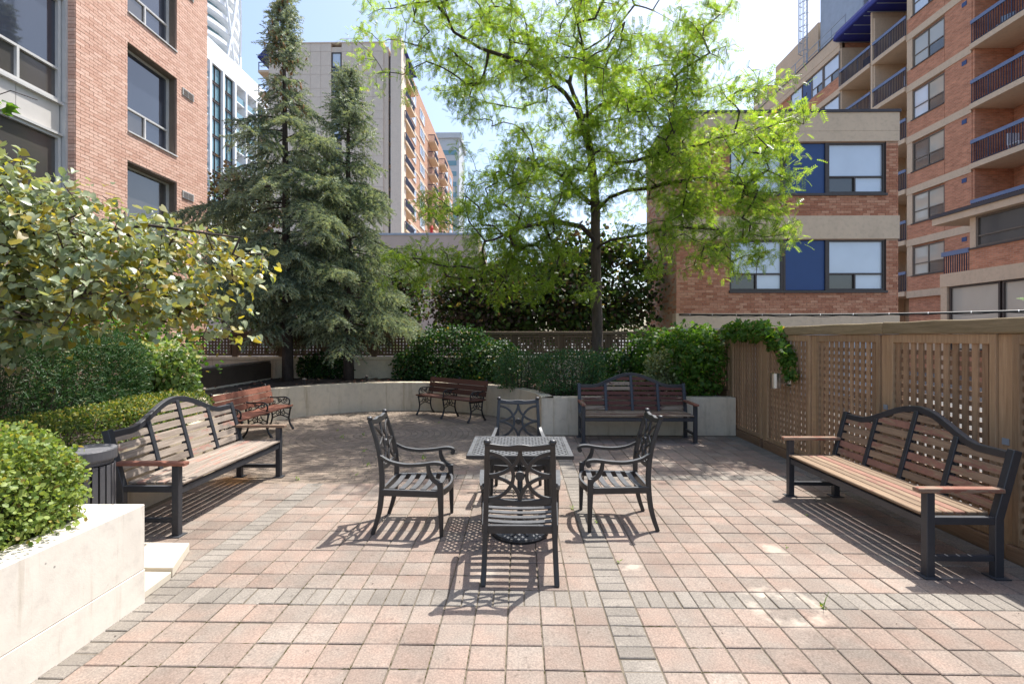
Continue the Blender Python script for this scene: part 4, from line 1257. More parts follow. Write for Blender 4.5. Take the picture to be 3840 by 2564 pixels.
for (a, b) in ((13.2, 15.6), (15.7, 17.75), (17.83, 19.9)):
    window(k_, WG, a, b, 1.2, 3.69, MAT['frame_b'], [(0, 1, 0, 1, MAT['glass_cream'])], 0.07)

# --- beige precast tower in the middle distance
PT = thing('precast_tower', 'beige precast apartment tower with brick side and stacked balconies behind the spruces', 'building')
PY, PL, PR, PTOP = 60.0, -30.7, -14.25, 37.5
MB().box(PL, PR-1.8, PY+0.1, PY+52, 0, PTOP-0.4).obj('wall', MAT['precast'], PT)
q_ = Facade((0, PY, 0), (1, 0, 0), (0, -1, 0))
pw_, ph_ = 1.28, 2.75
pm = MB(); q_2 = Facade((0, 0, 0), (1, 0, 0), (0, -1, 0)); q_2.box(pm, 0.012, pw_-0.012, 0.012, ph_*0.62, -0.1, 0.06)
pm = pm.mesh('panel', MAT['precast'])
pm2 = MB(); q_2.box(pm2, 0.012, pw_-0.012, 0.012, ph_*0.38-0.02, -0.1, 0.05)
pm2 = pm2.mesh('panel', MAT['precast'])
for i in range(11):
    x = PL + pw_*i
    if i in (6,): continue
    for j in range(13):
        z = PTOP - ph_*(j+1)
        if z < 0: break
        link('panel', pm, PT, (x if i < 6 else x, PY, z))
        link('panel', pm2, PT, (x, PY, z+ph_*0.62+0.02))
xs = PL + pw_*6
for j in range(12):
    z = PTOP - 0.9 - ph_*(j+1)
    window(q_, PT, xs+0.04, xs+pw_-0.04, z+0.05, z+ph_-0.2, MAT['frame_b'], [(0, 1, 0.30, 1, MAT['glass_blind'] if j in (0, 3) else gl), (0, 1, 0, 0.30, MAT['blue_panel'])], 0.12, -0.09, 0.02)
q_.part('parapet', MAT['precast'], PT, (PL-0.1, PL+pw_*11+0.05, PTOP, PTOP+0.12, -4, 0.12))
q_.part('wall_pier', MAT['precast'], PT, (PR-1.4, PR-0.1, 0, PTOP+0.6, -2, 0.4))
for j in range(12):
    z = PTOP - 1.0 - ph_*(j+1)
    window(q_, PT, PR-2.05, PR-1.45, z+0.1, z+ph_-0.4, MAT['frame_b'], [(0, 1, 0.3, 1, gd), (0, 1, 0, 0.3, gd)], 0.1, -0.5, -0.4)
s_ = Facade((PR-1.0, PY, 0), (0, 1, 0), (1, 0, 0))
MB().box(PR-1.8, PR-1.0, PY+7.0, PY+52, 0, PTOP+1.0).obj('brick_side_wall', MAT['far_brick_pale'], PT)
for j in range(13):
    z = PTOP - 1.4 - ph_*(j+1) + 1.0
    if z < 1: break
    h2 = s_
    s_.part('floor_band', be, PT, (7.0, 52, z-0.3, z, 0.0, 0.06))
    for (a, b) in ((1.2, 6.6), (22.0, 26.0), (33.0, 37.0)):
        s_.part('balcony_slab', be, PT, (a, b, z-0.28, z, -0.8, 1.15))
        s_.part('balcony_rail', MAT['blue_dark'], PT, (a+0.05, b-0.05, z+0.9, z+1.02, 1.0, 1.1), *[(a+0.1+0.27*q, a+0.18+0.27*q, z, z+0.9, 1.03, 1.08) for q in range(int((b-a-0.2)/0.27))])
        s_.part('balcony_end_rail', MAT['blue_dark'], PT, (a+0.05, a+0.13, z+0.9, z+1.02, 0.0, 1.0), *[(a+0.06, a+0.10, z, z+0.9, 0.1+0.2*q, 0.16+0.2*q) for q in range(5)])
    for (a, b) in ((8.5, 12.0), (15.0, 18.5), (28.0, 31.0), (40.0, 44.0), (46.5, 50)):
        window(s_, PT, a, b, z+0.75, z+2.3, MAT['white'], [(0, 0.5, 0, 1, gl), (0.5, 1, 0, 1, MAT['glass_blind'])], 0.12, 0.01, 0.10)
    # front-left corner balconies
    q_.part('corner_balcony', be, PT, (PL-1.35, PL-0.02, z-0.28, z, -2.5, 0.0))
    q_.part('corner_rail', MAT['blue_dark'], PT, (PL-1.33, PL-0.05, z+0.92, z+1.02, -0.12, -0.05), (PL-1.33, PL-0.05, z+0.5, z+0.55, -0.1, -0.07), (PL-1.33, PL-1.25, z, z+0.92, -0.12, -0.05))
def slope_awning(name, parent, pts):
    mb = MB(); mb.add(pts, [(0, 1, 2, 3), (4, 7, 6, 5), (0, 4, 5, 1), (3, 2, 6, 7), (1, 5, 6, 2), (0, 3, 7, 4)]); mb.obj(name, MAT['awning'], parent)
slope_awning('awning', PT, [(PR-1.0, PY+0.9, 38.6), (PR-1.0, PY+6.9, 38.6), (PR+0.3, PY+6.9, 36.9), (PR+0.3, PY+0.9, 36.9), (PR-1.0, PY+0.9, 36.85), (PR-1.0, PY+6.9, 36.85), (PR+0.29, PY+6.9, 36.85), (PR+0.29, PY+0.9, 36.85)])
slope_awning('awning', PT, [(PL-0.02, PY+0.1, 37.6), (PL-0.02, PY+3.0, 37.6), (PL-1.5, PY+3.0, 36.0), (PL-1.5, PY+0.1, 36.0), (PL-0.02, PY+0.1, 35.95), (PL-0.02, PY+3.0, 35.95), (PL-1.49, PY+3.0, 35.95), (PL-1.49, PY+0.1, 35.95)])
rr = MB()
for z in (38.4, 39.0): rr.tube([(PR-8.2, PY+1.5, z), (PR-1.6, PY+1.5, z)], 0.035, 5)
for q in range(26): rr.tube([(PR-8.2+0.26*q, PY+1.5, 37.5), (PR-8.2+0.26*q, PY+1.5, 39.0)], 0.02, 4)
rr.obj('roof_railing', MAT['galv'], PT)

# --- white glazed block with fins, and round tower behind it
WB_ = thing('white_glass_block', 'white residential block with vertical fins and glass balconies', 'building')
WX = -51.5
w_ = Facade((WX, 0, 0), (0, 1, 0), (1, 0, 0))
MB().box(WX-12, WX-1.6, 60, 112, 0, 50.0).obj('wall', MAT['pale_grey'], WB_)
w_.part('roof_fascia', MAT['white'], WB_, (60, 112, 47.6, 51.2, -1.6, 0.1))
bays = [60 + 3.55*k for k in range(15)]
for k, y in enumerate(bays[:-1]):
    w_.part('fin', MAT['white'], WB_, (y-0.25, y+0.25, 0, 47.6, -1.6, 0.25))
    for j in range(8):
        z = 47.6 - 3.0*(j+1)
        if k % 4 in (0, 1):
            w_.part('balcony_slab', MAT['white'], WB_, (y+0.26, y+3.29, z-0.2, z, -1.59, 0.0))
            w_.part('glass_railing', MAT['glass_teal'], WB_, (y+0.27, y+3.28, z+0.01, z+1.05, -0.12, -0.06))
        else:
            window(w_, WB_, y+0.26, y+3.29, z, z+2.98, MAT['frame_b'], [(0, 0.5, 0.1, 1, MAT['glass_teal']), (0.5, 1, 0.1, 1, MAT['glass_teal'])], 0.1, -0.4, -0.2)
RT = thing('round_white_tower', 'curved white tower with stacked balconies and slanted white struts', 'building', (-84.5, 118.0, 0))
MB().lathe([(12.5, 0), (12.5, 120)], 48).obj('core', MAT['glass_teal'], RT)
for j in range(40):
    z = 3.0*j
    MB().lathe([(12.51, z-0.9 if j % 1 == 0 else z), (14.6, z-0.9), (14.6, z), (12.51, z)], 48).obj('floor_ring', MAT['white'], RT)
for q in range(10):
    for sgn in (1, -1):
        pts = []
        for k in range(25):
            a = 2*math.pi*q/10 + sgn*k*0.085; pts.append((15.0*math.cos(a), 15.0*math.sin(a), 5.0*k))
        MB().tube(pts, 0.30, 5).obj('strut', MAT['white'], RT)

# --- small backdrop buildings
LM = thing('low_mauve_building', 'plain mauve-beige flat wall with dark coping between spruce and locust', 'building', (-9.0, 33.0, 0))
MB().box(-12, 6.2, 0, 9, 0, 8.52).obj('wall', MAT['mauve'], LM)
MB().box(-12.05, 6.25, -0.06, 9, 8.521, 8.66).obj('coping', MAT['galv'], LM)
for x in (-6.0, -2.5, 1.0, 4.0):
    window(Facade((-9.0+9.0, 0, 0), (1, 0, 0), (0, -1, 0)), LM, x, x+1.6, 4.2, 5.6, MAT['frame_w'], [(0, 0.5, 0, 1, gl), (0.5, 1, 0, 1, gl)], 0.08, -0.02, 0.05)
rp = thing('roof_pipe', 'bright red capped pipe standing on the mauve roof', 'pipe', (-6.1, 34.0, 8.66))
MB().lathe([(0.10, 0), (0.10, 0.45), (0.15, 0.46), (0.15, 0.55), (0.06, 0.75)], 10).obj('pipe_body', MAT['red'], rp)
FG = thing('far_grey_tower', 'distant pale grey tower beyond the precast tower', 'building', (-20.5, 150.0, 0))
MB().box(-6, 2, 0, 14, 0, 62).obj('wall', MAT['pale_grey'], FG)
MB().box(-6.6, 2.6, -0.6, 14.5, 62.01, 63.6).obj('roof_slab', MAT['pale_grey'], FG)
for j in range(16):
    MB().box(-5.0, 1.2, -0.12, 0.02, 57-3.2*j, 58.4-3.2*j).obj('window_strip', MAT['glass_teal'], FG)

# ------------------------------------------------------------ vegetation helpers
def nrm(a):
    return a/np.maximum(np.linalg.norm(a, axis=-1, keepdims=True), 1e-9)

def frames(d, n):
    x = nrm(d); y = nrm(np.cross(n, x)); z = np.cross(x, y)
    return np.stack([x, y, z], axis=-1)

def mesh_np(name, V, F, mats, midx=None, smooth=False):
    me = bpy.data.meshes.new(name)
    nv, nf, k = len(V), len(F), F.shape[1]
    me.vertices.add(nv); me.vertices.foreach_set('co', np.ascontiguousarray(V, dtype=np.float32).ravel())
    me.loops.add(nf*k); me.loops.foreach_set('vertex_index', np.ascontiguousarray(F, dtype=np.int32).ravel())
    me.polygons.add(nf)
    me.polygons.foreach_set('loop_start', np.arange(0, nf*k, k, dtype=np.int32))
    try: me.polygons.foreach_set('loop_total', np.full(nf, k, dtype=np.int32))
    except Exception: pass
    for m in mats: me.materials.append(m)
    if midx is not None: me.polygons.foreach_set('material_index', midx.astype(np.int32))
    if smooth: me.polygons.foreach_set('use_smooth', np.ones(nf, dtype=bool))
    me.update(calc_edges=True)
    return me

def scatter(name, tv, tf, P, Rm, S, mats, parent=None, midx=None):
    tv = np.asarray(tv, float); tf = np.asarray(tf, int)
    N = len(P); nv = len(tv)
    loc = tv[None]*np.asarray(S).reshape(N, -1)[:, None, :]
    V = np.einsum('nij,nkj->nki', Rm, loc) + np.asarray(P)[:, None, :]
    F = tf[None] + (np.arange(N)*nv)[:, None, None]
    mi = None if midx is None else np.repeat(midx, len(tf))
    me = mesh_np(name, V.reshape(-1, 3), F.reshape(-1, tf.shape[1]), mats if isinstance(mats, list) else [mats], mi)
    return link(name, me, parent)

def rv(n, s=1.0): return npr.normal(0, s, (n, 3))
def unit(n): return nrm(npr.normal(0, 1, (n, 3)))

# leaf templates: x along the leaf, y across, z normal
QUAD = ([(0,0,0),(0.5,0.34,0.04),(1,0,-0.04),(0.5,-0.34,0.04)], [(0,1,2,3)])
ROUND = ([(0,0,0),(0.22,0.36,0.05),(0.72,0.36,0.04),(1,0,-0.06),(0.72,-0.36,0.04),(0.22,-0.36,0.05)], [(0,1,2,3),(0,3,4,5)])
HEART = ([(0.06,0,0),(-0.10,0.22,0.05),(0.02,0.46,0.10),(0.34,0.52,0.10),(0.68,0.30,0.05),(1.0,0,-0.10),(0.50,0,0.0),
          (-0.10,-0.22,0.05),(0.02,-0.46,0.10),(0.34,-0.52,0.10),(0.68,-0.30,0.05)],
         [(0,6,3,2),(0,2,1,0),(6,5,4,3),(6,0,8,9),(0,7,8,0),(6,9,10,5)])
HEART_T = [(0,6,3),(0,3,2),(0,2,1),(6,5,4),(6,4,3),(6,0,9),(0,8,9),(0,7,8),(6,10,5),(6,9,10)]
def frond(pairs=7):
    V, F = [], []
    for k in range(pairs):
        x = 0.12 + 0.88*k/(pairs-1); z = -0.22*x*x
        for s in (-1, 1):
            o = len(V); l = 0.36*(1-0.25*abs(k/(pairs-1)-0.45)); w = 0.17
            dx, dy = 0.42*l, s*0.9*l
            V += [(x-w*0.35, 0, z), (x+w*0.75, s*l*0.22, z-0.01), (x+dx, dy, z-0.05)]
            F.append((o, o+1, o+2))
    return V, F
FROND = frond(6)
def palm5():
    V, F = [], []
    for a in (-75, -38, 0, 38, 75):
        o = len(V); c, s_ = math.cos(R(a)), math.sin(R(a)); l = 1.0 - abs(a)/220
        for x, y, z in ((0, 0, 0), (0.5*l, 0.20, 0.03), (l, 0, -0.08), (0.5*l, -0.20, 0.03)):
            V.append((x*c-y*s_, x*s_+y*c, z))
        F.append((o, o+1, o+2, o+3))
    return V, F
PALM5 = palm5()
def brush(n=22, ln=0.24, w=0.05, flat=1.0, seed=3):
    q = random.Random(seed); V, F = [], []
    for k in range(n):
        x = q.random()*0.95; a = 2*math.pi*q.random(); t = 0.75+0.3*q.random()
        dx, dy, dz = ln*math.cos(t), ln*math.sin(t)*math.cos(a), ln*math.sin(t)*math.sin(a)*flat
        px_, py_ = -math.sin(a)*w/2, math.cos(a)*w/2
        o = len(V)
        V += [(x, px_*0.7, py_*0.7*flat), (x, -px_*0.7, -py_*0.7*flat), (x+dx, dy, dz)]
        F.append((o, o+1, o+2))
    return V, F
SPRUCE = brush(20, 0.27, 0.135)
YEW = brush(10, 0.42, 0.11, 0.5, 5)

def ellipsoid_pts(ells, n, shell=0.0):
    vol = np.array([e[3]*e[4]*e[5] for e in ells]); vol = vol/vol.sum()
    out = []
    for e, v in zip(ells, vol):
        m = max(1, int(round(n*v)))
        u = unit(m); r = npr.random(m)**(1/3)
        if shell: r = 1 - (1-r)*shell
        out.append(np.array(e[:3]) + u*r[:, None]*np.array(e[3:6]))
    return np.concatenate(out)

def grow(paths, targets, step=0.16, sag=0.05, wob=0.03):
    # joins every target to the nearest node of the growing skeleton
    pos, par = [], []
    for pth in paths:
        pts = [np.array(p) for p in pth]
        if pos:
            j = int(np.argmin(np.linalg.norm(np.array(pos)-pts[0], axis=1)))
        else: j = -1
        for a, b in zip(pts, pts[1:]):
            m = max(1, int(np.linalg.norm(b-a)/step))
            for k in range(m+1 if j == -1 else m):
                t = (k/m) if j == -1 else (k+1)/m
                pos.append(a+(b-a)*t); par.append(j); j = len(pos)-1
    cap = len(pos) + int(len(targets)*40)
    A = np.zeros((cap, 3)); n = len(pos); A[:n] = np.array(pos)
    d0 = np.array([np.min(np.linalg.norm(A[:n]-t, axis=1)) for t in targets])
    ends = []
    for i in np.argsort(d0):
        t = targets[i]
        dv = t - A[:n]
        d = np.linalg.norm(dv, axis=1) + 0.25*np.maximum(0, A[:n, 2]-t[2])
        j = int(np.argmin(d)); a = A[j].copy(); L = np.linalg.norm(t-a)
        m = min(30, max(1, int(L/step)))
        side = npr.normal(0, wob*L, 3)
        for k in range(m):
            s = (k+1)/m
            p = a + (t-a)*s + side*math.sin(math.pi*s) + np.array([0, 0, sag*L*math.sin(math.pi*s)])
            A[n] = p; par.append(j); j = n; n += 1
        ends.append(j)
    return A[:n], np.array(par), np.array(ends)

def limb_mesh(name, A, par, ends, mat, parent, tip=0.005, ex=0.46, sides=5, rmax=0.2):
    n = len(A); cnt = np.zeros(n)
    cnt[ends] += 1
    for i in range(n-1, -1, -1):
        if par[i] >= 0: cnt[par[i]] += cnt[i]
    r = np.minimum(rmax, tip*np.maximum(cnt, 1)**ex)
    idx = np.where(par >= 0)[0]
    a, b = A[par[idx]], A[idx]
    d = nrm(b-a); ref = np.tile(np.array([[0.31, 0.17, 0.93]]), (len(idx), 1))
    x = nrm(np.cross(d, ref)); y = np.cross(d, x)
    V = []
    for pt, rad in ((a - d*r[idx][:, None]*0.3, np.minimum(r[par[idx]], r[idx]*1.35)), (b, r[idx])):
        for k in range(sides):
            an = 2*math.pi*k/sides
            V.append(pt + (x*math.cos(an) + y*math.sin(an))*rad[:, None])
    V = np.stack(V, axis=1)
    tf = np.array([(k, (k+1) % sides, sides+(k+1) % sides, sides+k) for k in range(sides)])
    F = tf[None] + (np.arange(len(idx))*2*sides)[:, None, None]
    me = mesh_np(name, V.reshape(-1, 3), F.reshape(-1, 4), [mat], smooth=True)
    return link(name, me, parent)

def trunk_mesh(name, path, rad, mat, parent, sides=14):
    pts = curve_pts(path, 6); n = len(pts)
    rr = [rad[0] + (rad[1]-rad[0])*i/(n-1) for i in range(n)]
    rr[0] *= 1.35; rr[1] *= 1.2; rr[2] *= 1.08
    pts = [p + Vector((rnd.gauss(0, 0.004), rnd.gauss(0, 0.004), 0)) for p in pts]
    return MB().tube(pts, rr, sides).obj(name, mat, parent, smooth=True)

# ------------------------------------------------------------ honey locust
tr_path = [(1.79, 11.5, 0.55), (1.80, 11.5, 1.24), (1.79, 11.5, 2.1), (1.75, 11.45, 3.33), (1.73, 11.4, 4.56), (1.7, 11.4, 5.15), (1.64, 11.35, 5.72), (1.57, 11.3, 6.09), (1.41, 11.25, 6.49)]
limbs = [tr_path,
 [(1.41, 11.25, 6.49), (1.24, 11.1, 6.81), (0.99, 10.9, 7.06), (0.76, 10.7, 7.14), (0.59, 10.5, 7.3), (0.33, 10.3, 7.37), (-0.12, 10.0, 7.31), (-0.79, 9.7, 7.37), (-1.28, 9.5, 7.57)],
 [(1.41, 11.25, 6.49), (1.37, 11.3, 6.9), (1.23, 11.35, 7.24), (1.14, 11.4, 7.54), (1.22, 11.5, 7.94), (1.29, 11.6, 8.28), (1.37, 11.7, 8.78), (1.4, 11.8, 9.47), (1.47, 11.9, 10.3)],
 [(1.29, 11.6, 8.28), (1.63, 11.5, 8.42), (1.86, 11.4, 8.51), (2.17, 11.2, 8.66), (2.54, 11.0, 9.05)],
 [(1.14, 11.4, 7.54), (0.77, 11.6, 7.88), (0.39, 11.9, 8.37), (0.23, 12.1, 8.9), (0.11, 12.3, 9.65), (-0.07, 12.4, 10.42)],
 [(1.7, 11.4, 5.15), (1.92, 11.1, 5.36), (2.05, 10.8, 5.48), (2.35, 10.3, 5.34), (2.59, 9.9, 5.3), (2.97, 9.4, 5.25), (3.33, 9.0, 5.19)],
 [(1.75, 11.4, 4.60), (2.02, 11.2, 4.85), (2.35, 10.8, 4.89), (2.7, 10.3, 4.79), (2.86, 9.9, 4.75), (3.35, 9.2, 4.63), (3.96, 8.7, 4.37)],
 [(1.70, 11.4, 4.70), (1.37, 11.3, 5.0), (1.09, 11.1, 5.21), (0.6, 10.7, 5.38), (0.15, 10.3, 5.34), (-0.53, 9.9, 5.25)],
 [(1.70, 11.4, 4.66), (1.19, 11.8, 5.23), (0.78, 12.2, 5.1), (0.19, 12.5, 4.8), (-0.41, 12.7, 4.47)],
 [(1.41, 11.25, 6.60), (1.71, 11.2, 6.89), (2.13, 11.0, 6.95), (2.54, 10.7, 6.84), (2.87, 10.3, 6.78), (3.21, 9.8, 6.97), (3.58, 9.4, 7.06)],
 [(1.72, 11.4, 3.93), (1.34, 10.8, 4.11), (0.7, 10.0, 4.04), (0.05, 9.3, 3.77), (-0.47, 8.8, 3.43)],
 [(1.73, 11.4, 3.75), (1.99, 10.9, 3.83), (2.46, 10.2, 3.8), (2.94, 9.6, 3.83), (3.56, 9.1, 3.67)],
 [(1.5, 11.3, 6.3), (1.7, 12.2, 6.9), (1.9, 13.2, 7.4), (2.0, 14.2, 7.7)],
 [(1.6, 11.3, 5.9), (1.4, 10.4, 6.6), (1.2, 9.4, 7.2), (0.9, 8.5, 7.4)],
]
LT = thing('honey_locust_tree', 'tall airy honey locust with bright feathery foliage over the courtyard', 'tree', (0, 0, 0))
ells = [(1.0, 10.9, 8.3, 3.5, 2.9, 2.3), (-1.7, 9.9, 7.5, 1.9, 1.7, 0.95), (1.4, 10.9, 5.9, 3.0, 2.8, 1.5), (3.7, 9.2, 5.0, 1.5, 1.8, 1.5),
        (-0.5, 9.8, 4.1, 1.7, 1.9, 1.2), (3.5, 9.0, 3.4, 1.4, 1.4, 0.95), (-1.9, 9.7, 3.0, 1.3, 1.0, 0.7), (0.0, 10.2, 3.0, 1.6, 1.2, 0.7), (3.6, 9.6, 7.2, 1.0, 1.3, 1.2),
        (-0.4, 9.8, 3.9, 1.6, 1.6, 1.1), (3.6, 9.0, 3.5, 1.3, 1.3, 0.9), (3.8, 9.1, 5.0, 1.4, 1.5, 1.4), (-1.8, 9.6, 3.0, 1.2, 0.9, 0.6),
        (-0.2, 9.9, 4.6, 1.7, 1.5, 0.9), (0.6, 10.2, 3.3, 1.5, 1.0, 0.6), (1.2, 10.4, 6.6, 2.6, 2.2, 1.2),
        (-0.6, 9.9, 3.6, 1.5, 1.2, 0.7), (0.9, 10.2, 2.9, 1.3, 0.9, 0.5), (2.7, 9.7, 3.4, 1.2, 1.0, 0.7), (4.0, 9.1, 4.5, 1.1, 1.1, 1.0), (1.6, 10.6, 5.2, 2.2, 1.6, 0.7)]
tg = ellipsoid_pts(ells, 2550, 0.9)
# leave open gaps in the crown
gap = np.array([(0.55, 9.5, 5.9, 0.55), (-0.4, 9.5, 6.0, 0.6), (1.0, 9.5, 6.3, 0.5), (2.6, 9.5, 8.0, 0.5), (-1.2, 9.3, 5.2, 0.9), (1.9, 9.6, 4.4, 0.35)])
keep = np.ones(len(tg), bool)
for gx, gy, gz, gr in gap:
    dd = tg - np.array([0, 0, 1.7]); cc = np.array([gx, gy, gz-1.7]); cc = cc/np.linalg.norm(cc)
    perp = np.linalg.norm(dd - (dd@cc)[:, None]*cc, axis=1)
    keep &= ~((perp < gr) & (npr.random(len(tg)) < 0.72))
keep &= (np.sin(tg[:, 2]*5.2+tg[:, 0]*0.9) + np.sin(tg[:, 0]*2.3+1.1)*np.sin(tg[:, 1]*2.1) + npr.normal(0, 0.5, len(tg))) > -0.55
tg = tg[keep]
A, par, ends = grow(limbs, tg, 0.17, 0.06, 0.05)
ml = len([1])
limb_mesh('branches', A, par, ends, MAT['bark_dark'], LT, 0.0045, 0.44, 6, 0.115)
trunk_mesh('trunk', tr_path, (0.135, 0.075), MAT['bark'], LT)
nF = 20
e = A[ends]; pe = A[np.maximum(par[ends], 0)]
P = np.repeat(e, nF, axis=0); D0 = np.repeat(nrm(e-pe), nF, axis=0)
N_ = len(P)
t_ = npr.random(N_)[:, None]
P = P - D0*t_*0.38 + rv(N_, 1.0)*np.array([0.12, 0.12, 0.045])
d = D0*0.45 + rv(N_, 0.75) + np.array([0, 0, -0.28])
scatter('crown', *FROND, P, frames(d, np.array([[0, 0, 1.0]]) + rv(N_, 0.35)), (0.102 + 0.074*npr.random(N_)), MAT['locust'], LT)

# ------------------------------------------------------------ spruces
def spruce(label, base, top, zlow, prof, lean, seed, cones, dens=1.0):
    q = np.random.default_rng(seed)
    t = thing('spruce_tree', label, 'tree', base)
    H = top - base[2]
    ax = lambda z: np.array([lean[0]*(z/H)**1.2, lean[1]*(z/H), z])
    MB().tube([tuple(ax(H*k/14)) for k in range(15)], [0.135*(1-k/14.6)**0.9 + 0.004 for k in range(15)], 12).obj('trunk', MAT['bark_dark'], t, smooth=True)
    TWm, TW, TWd, TWs = [], [], [], []
    br = MB()
    z = zlow - base[2]
    while z < H - 0.15:
        Rz = np.interp(z + base[2], [p[0] for p in prof], [p[1] for p in prof])
        nb = max(3, int(round((4.6 + 1.2*q.random())*dens)))
        a0 = q.random()*6.28
        for k in range(nb):
            az = a0 + 6.283*k/nb + q.normal(0, 0.25)
            L = Rz*(0.42 + 0.95*q.random()**1.3)
            if L < 0.05: continue
            zz = z + q.normal(0, 0.06)
            droop = 0.30 + 0.14*q.random() if zz + base[2] < top-2.2 else 0.02
            rise = 0.12 if zz + base[2] < top-2.2 else 0.35
            out = np.array([math.cos(az), math.sin(az), 0.0]); lat = np.array([-math.sin(az), math.cos(az), 0.0])
            o = ax(min(zz, H)); bl = q.random()*0.6 - 0.12
            n0 = len(TW)
            def bp(s): return o + out*L*s + np.array([0, 0, L*(rise*s - droop*s*s*1.25 + 0.20*max(0, s-0.7)**2*4)])
            br.tube([tuple(bp(s)) for s in (0, .25, .5, .75, 1)], [0.022*min(1, L), 0.018*min(1, L), 0.013*min(1, L), 0.008, 0.004], 5, caps=False)
            m = max(3, int(L*(0.76 if L > 1.0 else 0.88)/0.085))
            for i in range(m):
                s0 = 0.33 if L > 1.0 else 0.12
                s = s0 + (1-s0)*i/(m-1)
                c = bp(s); tan = nrm(bp(min(1, s+0.05)) - bp(s-0.05))
                TW.append(c); TWd.append(tan + q.normal(0, 0.12, 3)); TWs.append(0.19)
                for sd in (-1, 1):
                    ll = min(0.62, (0.16 + 0.40*L*(1-s) + 0.12*q.random()))*(0.7+0.5*q.random())
                    dr = nrm(lat*sd*0.85 + tan*0.55 + np.array([0, 0, -0.18 - 0.30*q.random()]))
                    mm = max(1, int(ll/0.095))
                    for j in range(mm):
                        f = (j+0.4)/mm
                        pp = c + dr*ll*f + np.array([0, 0, -0.30*ll*f*f])
                        TW.append(pp); TWd.append(dr + np.array([0, 0, -0.35*f]) + q.normal(0, 0.22, 3)); TWs.append(0.15+0.05*q.random())
                        if q.random() < 0.30:
                            TW.append(pp + q.normal(0, 0.02, 3)); TWd.append(np.array([0, 0, -0.9]) + dr*0.5 + q.normal(0, 0.3, 3)); TWs.append(0.15)
            for pt in TW[n0:]:
                TWm.append(1 if q.random() < bl + 0.75*(np.linalg.norm((pt-o)[:2])/L)**2.2 else 0)
        z += (0.29 + 0.12*q.random()) if z + base[2] < top-2.0 else 0.19
    for k in range(26):
        TW.append(ax(H-0.02*k)); TWd.append(np.array([0, 0, 0.8]) + q.normal(0, 0.5, 3)); TWs.append(0.11); TWm.append(1)
    tag(br.obj('branches', MAT['twig'], t), kind='stuff')
    TW, TWd, TWs = np.array(TW), np.array(TWd), np.array(TWs)
    scatter('crown', *SPRUCE, TW, frames(TWd, np.array([[0.1, 0.2, 1.0]]) + q.normal(0, 0.3, TW.shape)), TWs*1.25, [MAT['spruce'], MAT['spruce_light']], t, np.array(TWm))
    if cones:
        cm = MB().lathe([(0.004, 0), (0.017, -0.02), (0.019, -0.05), (0.012, -0.085), (0.003, -0.10)], 7)
        sel = np.where(TW[:, 2] + base[2] > cones)[0]
        pk = q.choice(sel, min(260, len(sel)), replace=False)
        big = MB()
        for i in pk:
            p = TW[i] + q.normal(0, 0.05, 3); an = q.random()*6.28; tl = 0.5*q.random(); s = 0.8 + 0.6*q.random()
            for_v = []
            for x, y, zv in cm.v:
                xx = x*s + math.sin(tl)*zv*s*math.cos(an); yy = y*s + math.sin(tl)*zv*s*math.sin(an)
                for_v.append((p[0]+xx, p[1]+yy, p[2]+zv*s*math.cos(tl)))
            big.add(for_v, cm.f)
        tag(big.obj('cones', MAT['cone'], t), kind='stuff')
    return t
spruce('taller spruce with brown cones around its narrow spire', (-5.77, 12.2, 0.55), 10.35, 2.15,
       [(1.7, 1.25), (2.6, 1.7), (4.0, 2.15), (5.2, 2.2), (6.2, 1.75), (7.0, 1.15), (7.6, 0.62), (8.4, 0.38), (9.2, 0.20), (10.4, 0.07)], (-0.12, 0.0), 21, 7.4)
spruce('smaller spruce with blue-green tip nearer the locust', (-4.35, 12.5, 0.55), 8.6, 1.95,
       [(1.4, 1.45), (2.4, 1.75), (3.6, 1.85), (4.8, 1.4), (5.8, 0.92), (6.6, 0.60), (7.4, 0.36), (8.0, 0.22), (8.6, 0.09)], (-0.02, 0.0), 22, 0)

# ------------------------------------------------------------ redbud with big heart-shaped leaves
RBT = thing('redbud_tree', 'redbud tree with big grey-green and yellow heart-shaped leaves beside the yew hedge', 'tree', (0, 0, 0))
rp_ = [[(-5.75, 4.55, 0.5), (-5.70, 4.5, 1.2), (-5.5, 4.45, 1.9)],
       [(-5.5, 4.45, 1.9), (-4.9, 4.35, 2.3), (-4.2, 4.35, 2.55), (-3.4, 4.45, 2.72), (-2.6, 4.55, 2.62)],
       [(-5.5, 4.45, 1.9), (-4.8, 4.3, 2.0), (-4.0, 4.3, 2.12), (-3.2, 4.45, 2.02), (-2.75, 4.55, 1.85)],
       [(-5.5, 4.45, 1.9), (-5.1, 4.3, 2.6), (-4.6, 4.25, 3.1)]]
els = [(-4.65, 4.3, 2.55, 1.05, 0.85, 0.80), (-3.75, 4.4, 2.38, 0.95, 0.75, 0.62), (-3.0, 4.5, 2.30, 0.70, 0.6, 0.44), (-2.85, 4.55, 1.98, 0.45, 0.45, 0.24), (-4.4, 4.1, 1.85, 0.9, 0.6, 0.30)]
tg = ellipsoid_pts(els, 640, 0.9)
tg = tg[tg[:, 2] < 3.42 + (tg[:, 0]+4.5)*-0.33]
sh = ellipsoid_pts(els, 130, 0.25)
sh = (sh - np.array([-4.0, 4.4, 2.35]))*1.13 + np.array([-4.0, 4.4, 2.35])
tg = np.concatenate([tg, sh]); tg[:, 0] -= 0.26
A, par, ends = grow(rp_, tg, 0.10, 0.03, 0.05)
limb_mesh('branches', A, par, ends, MAT['bark_dark'], RBT, 0.0032, 0.42, 5, 0.05)
trunk_mesh('trunk', rp_[0], (0.06, 0.045), MAT['bark_dark'], RBT, 10)
k_n = 11
P = np.repeat(A[ends], k_n, axis=0); N_ = len(P)
P = P + rv(N_, 0.075)
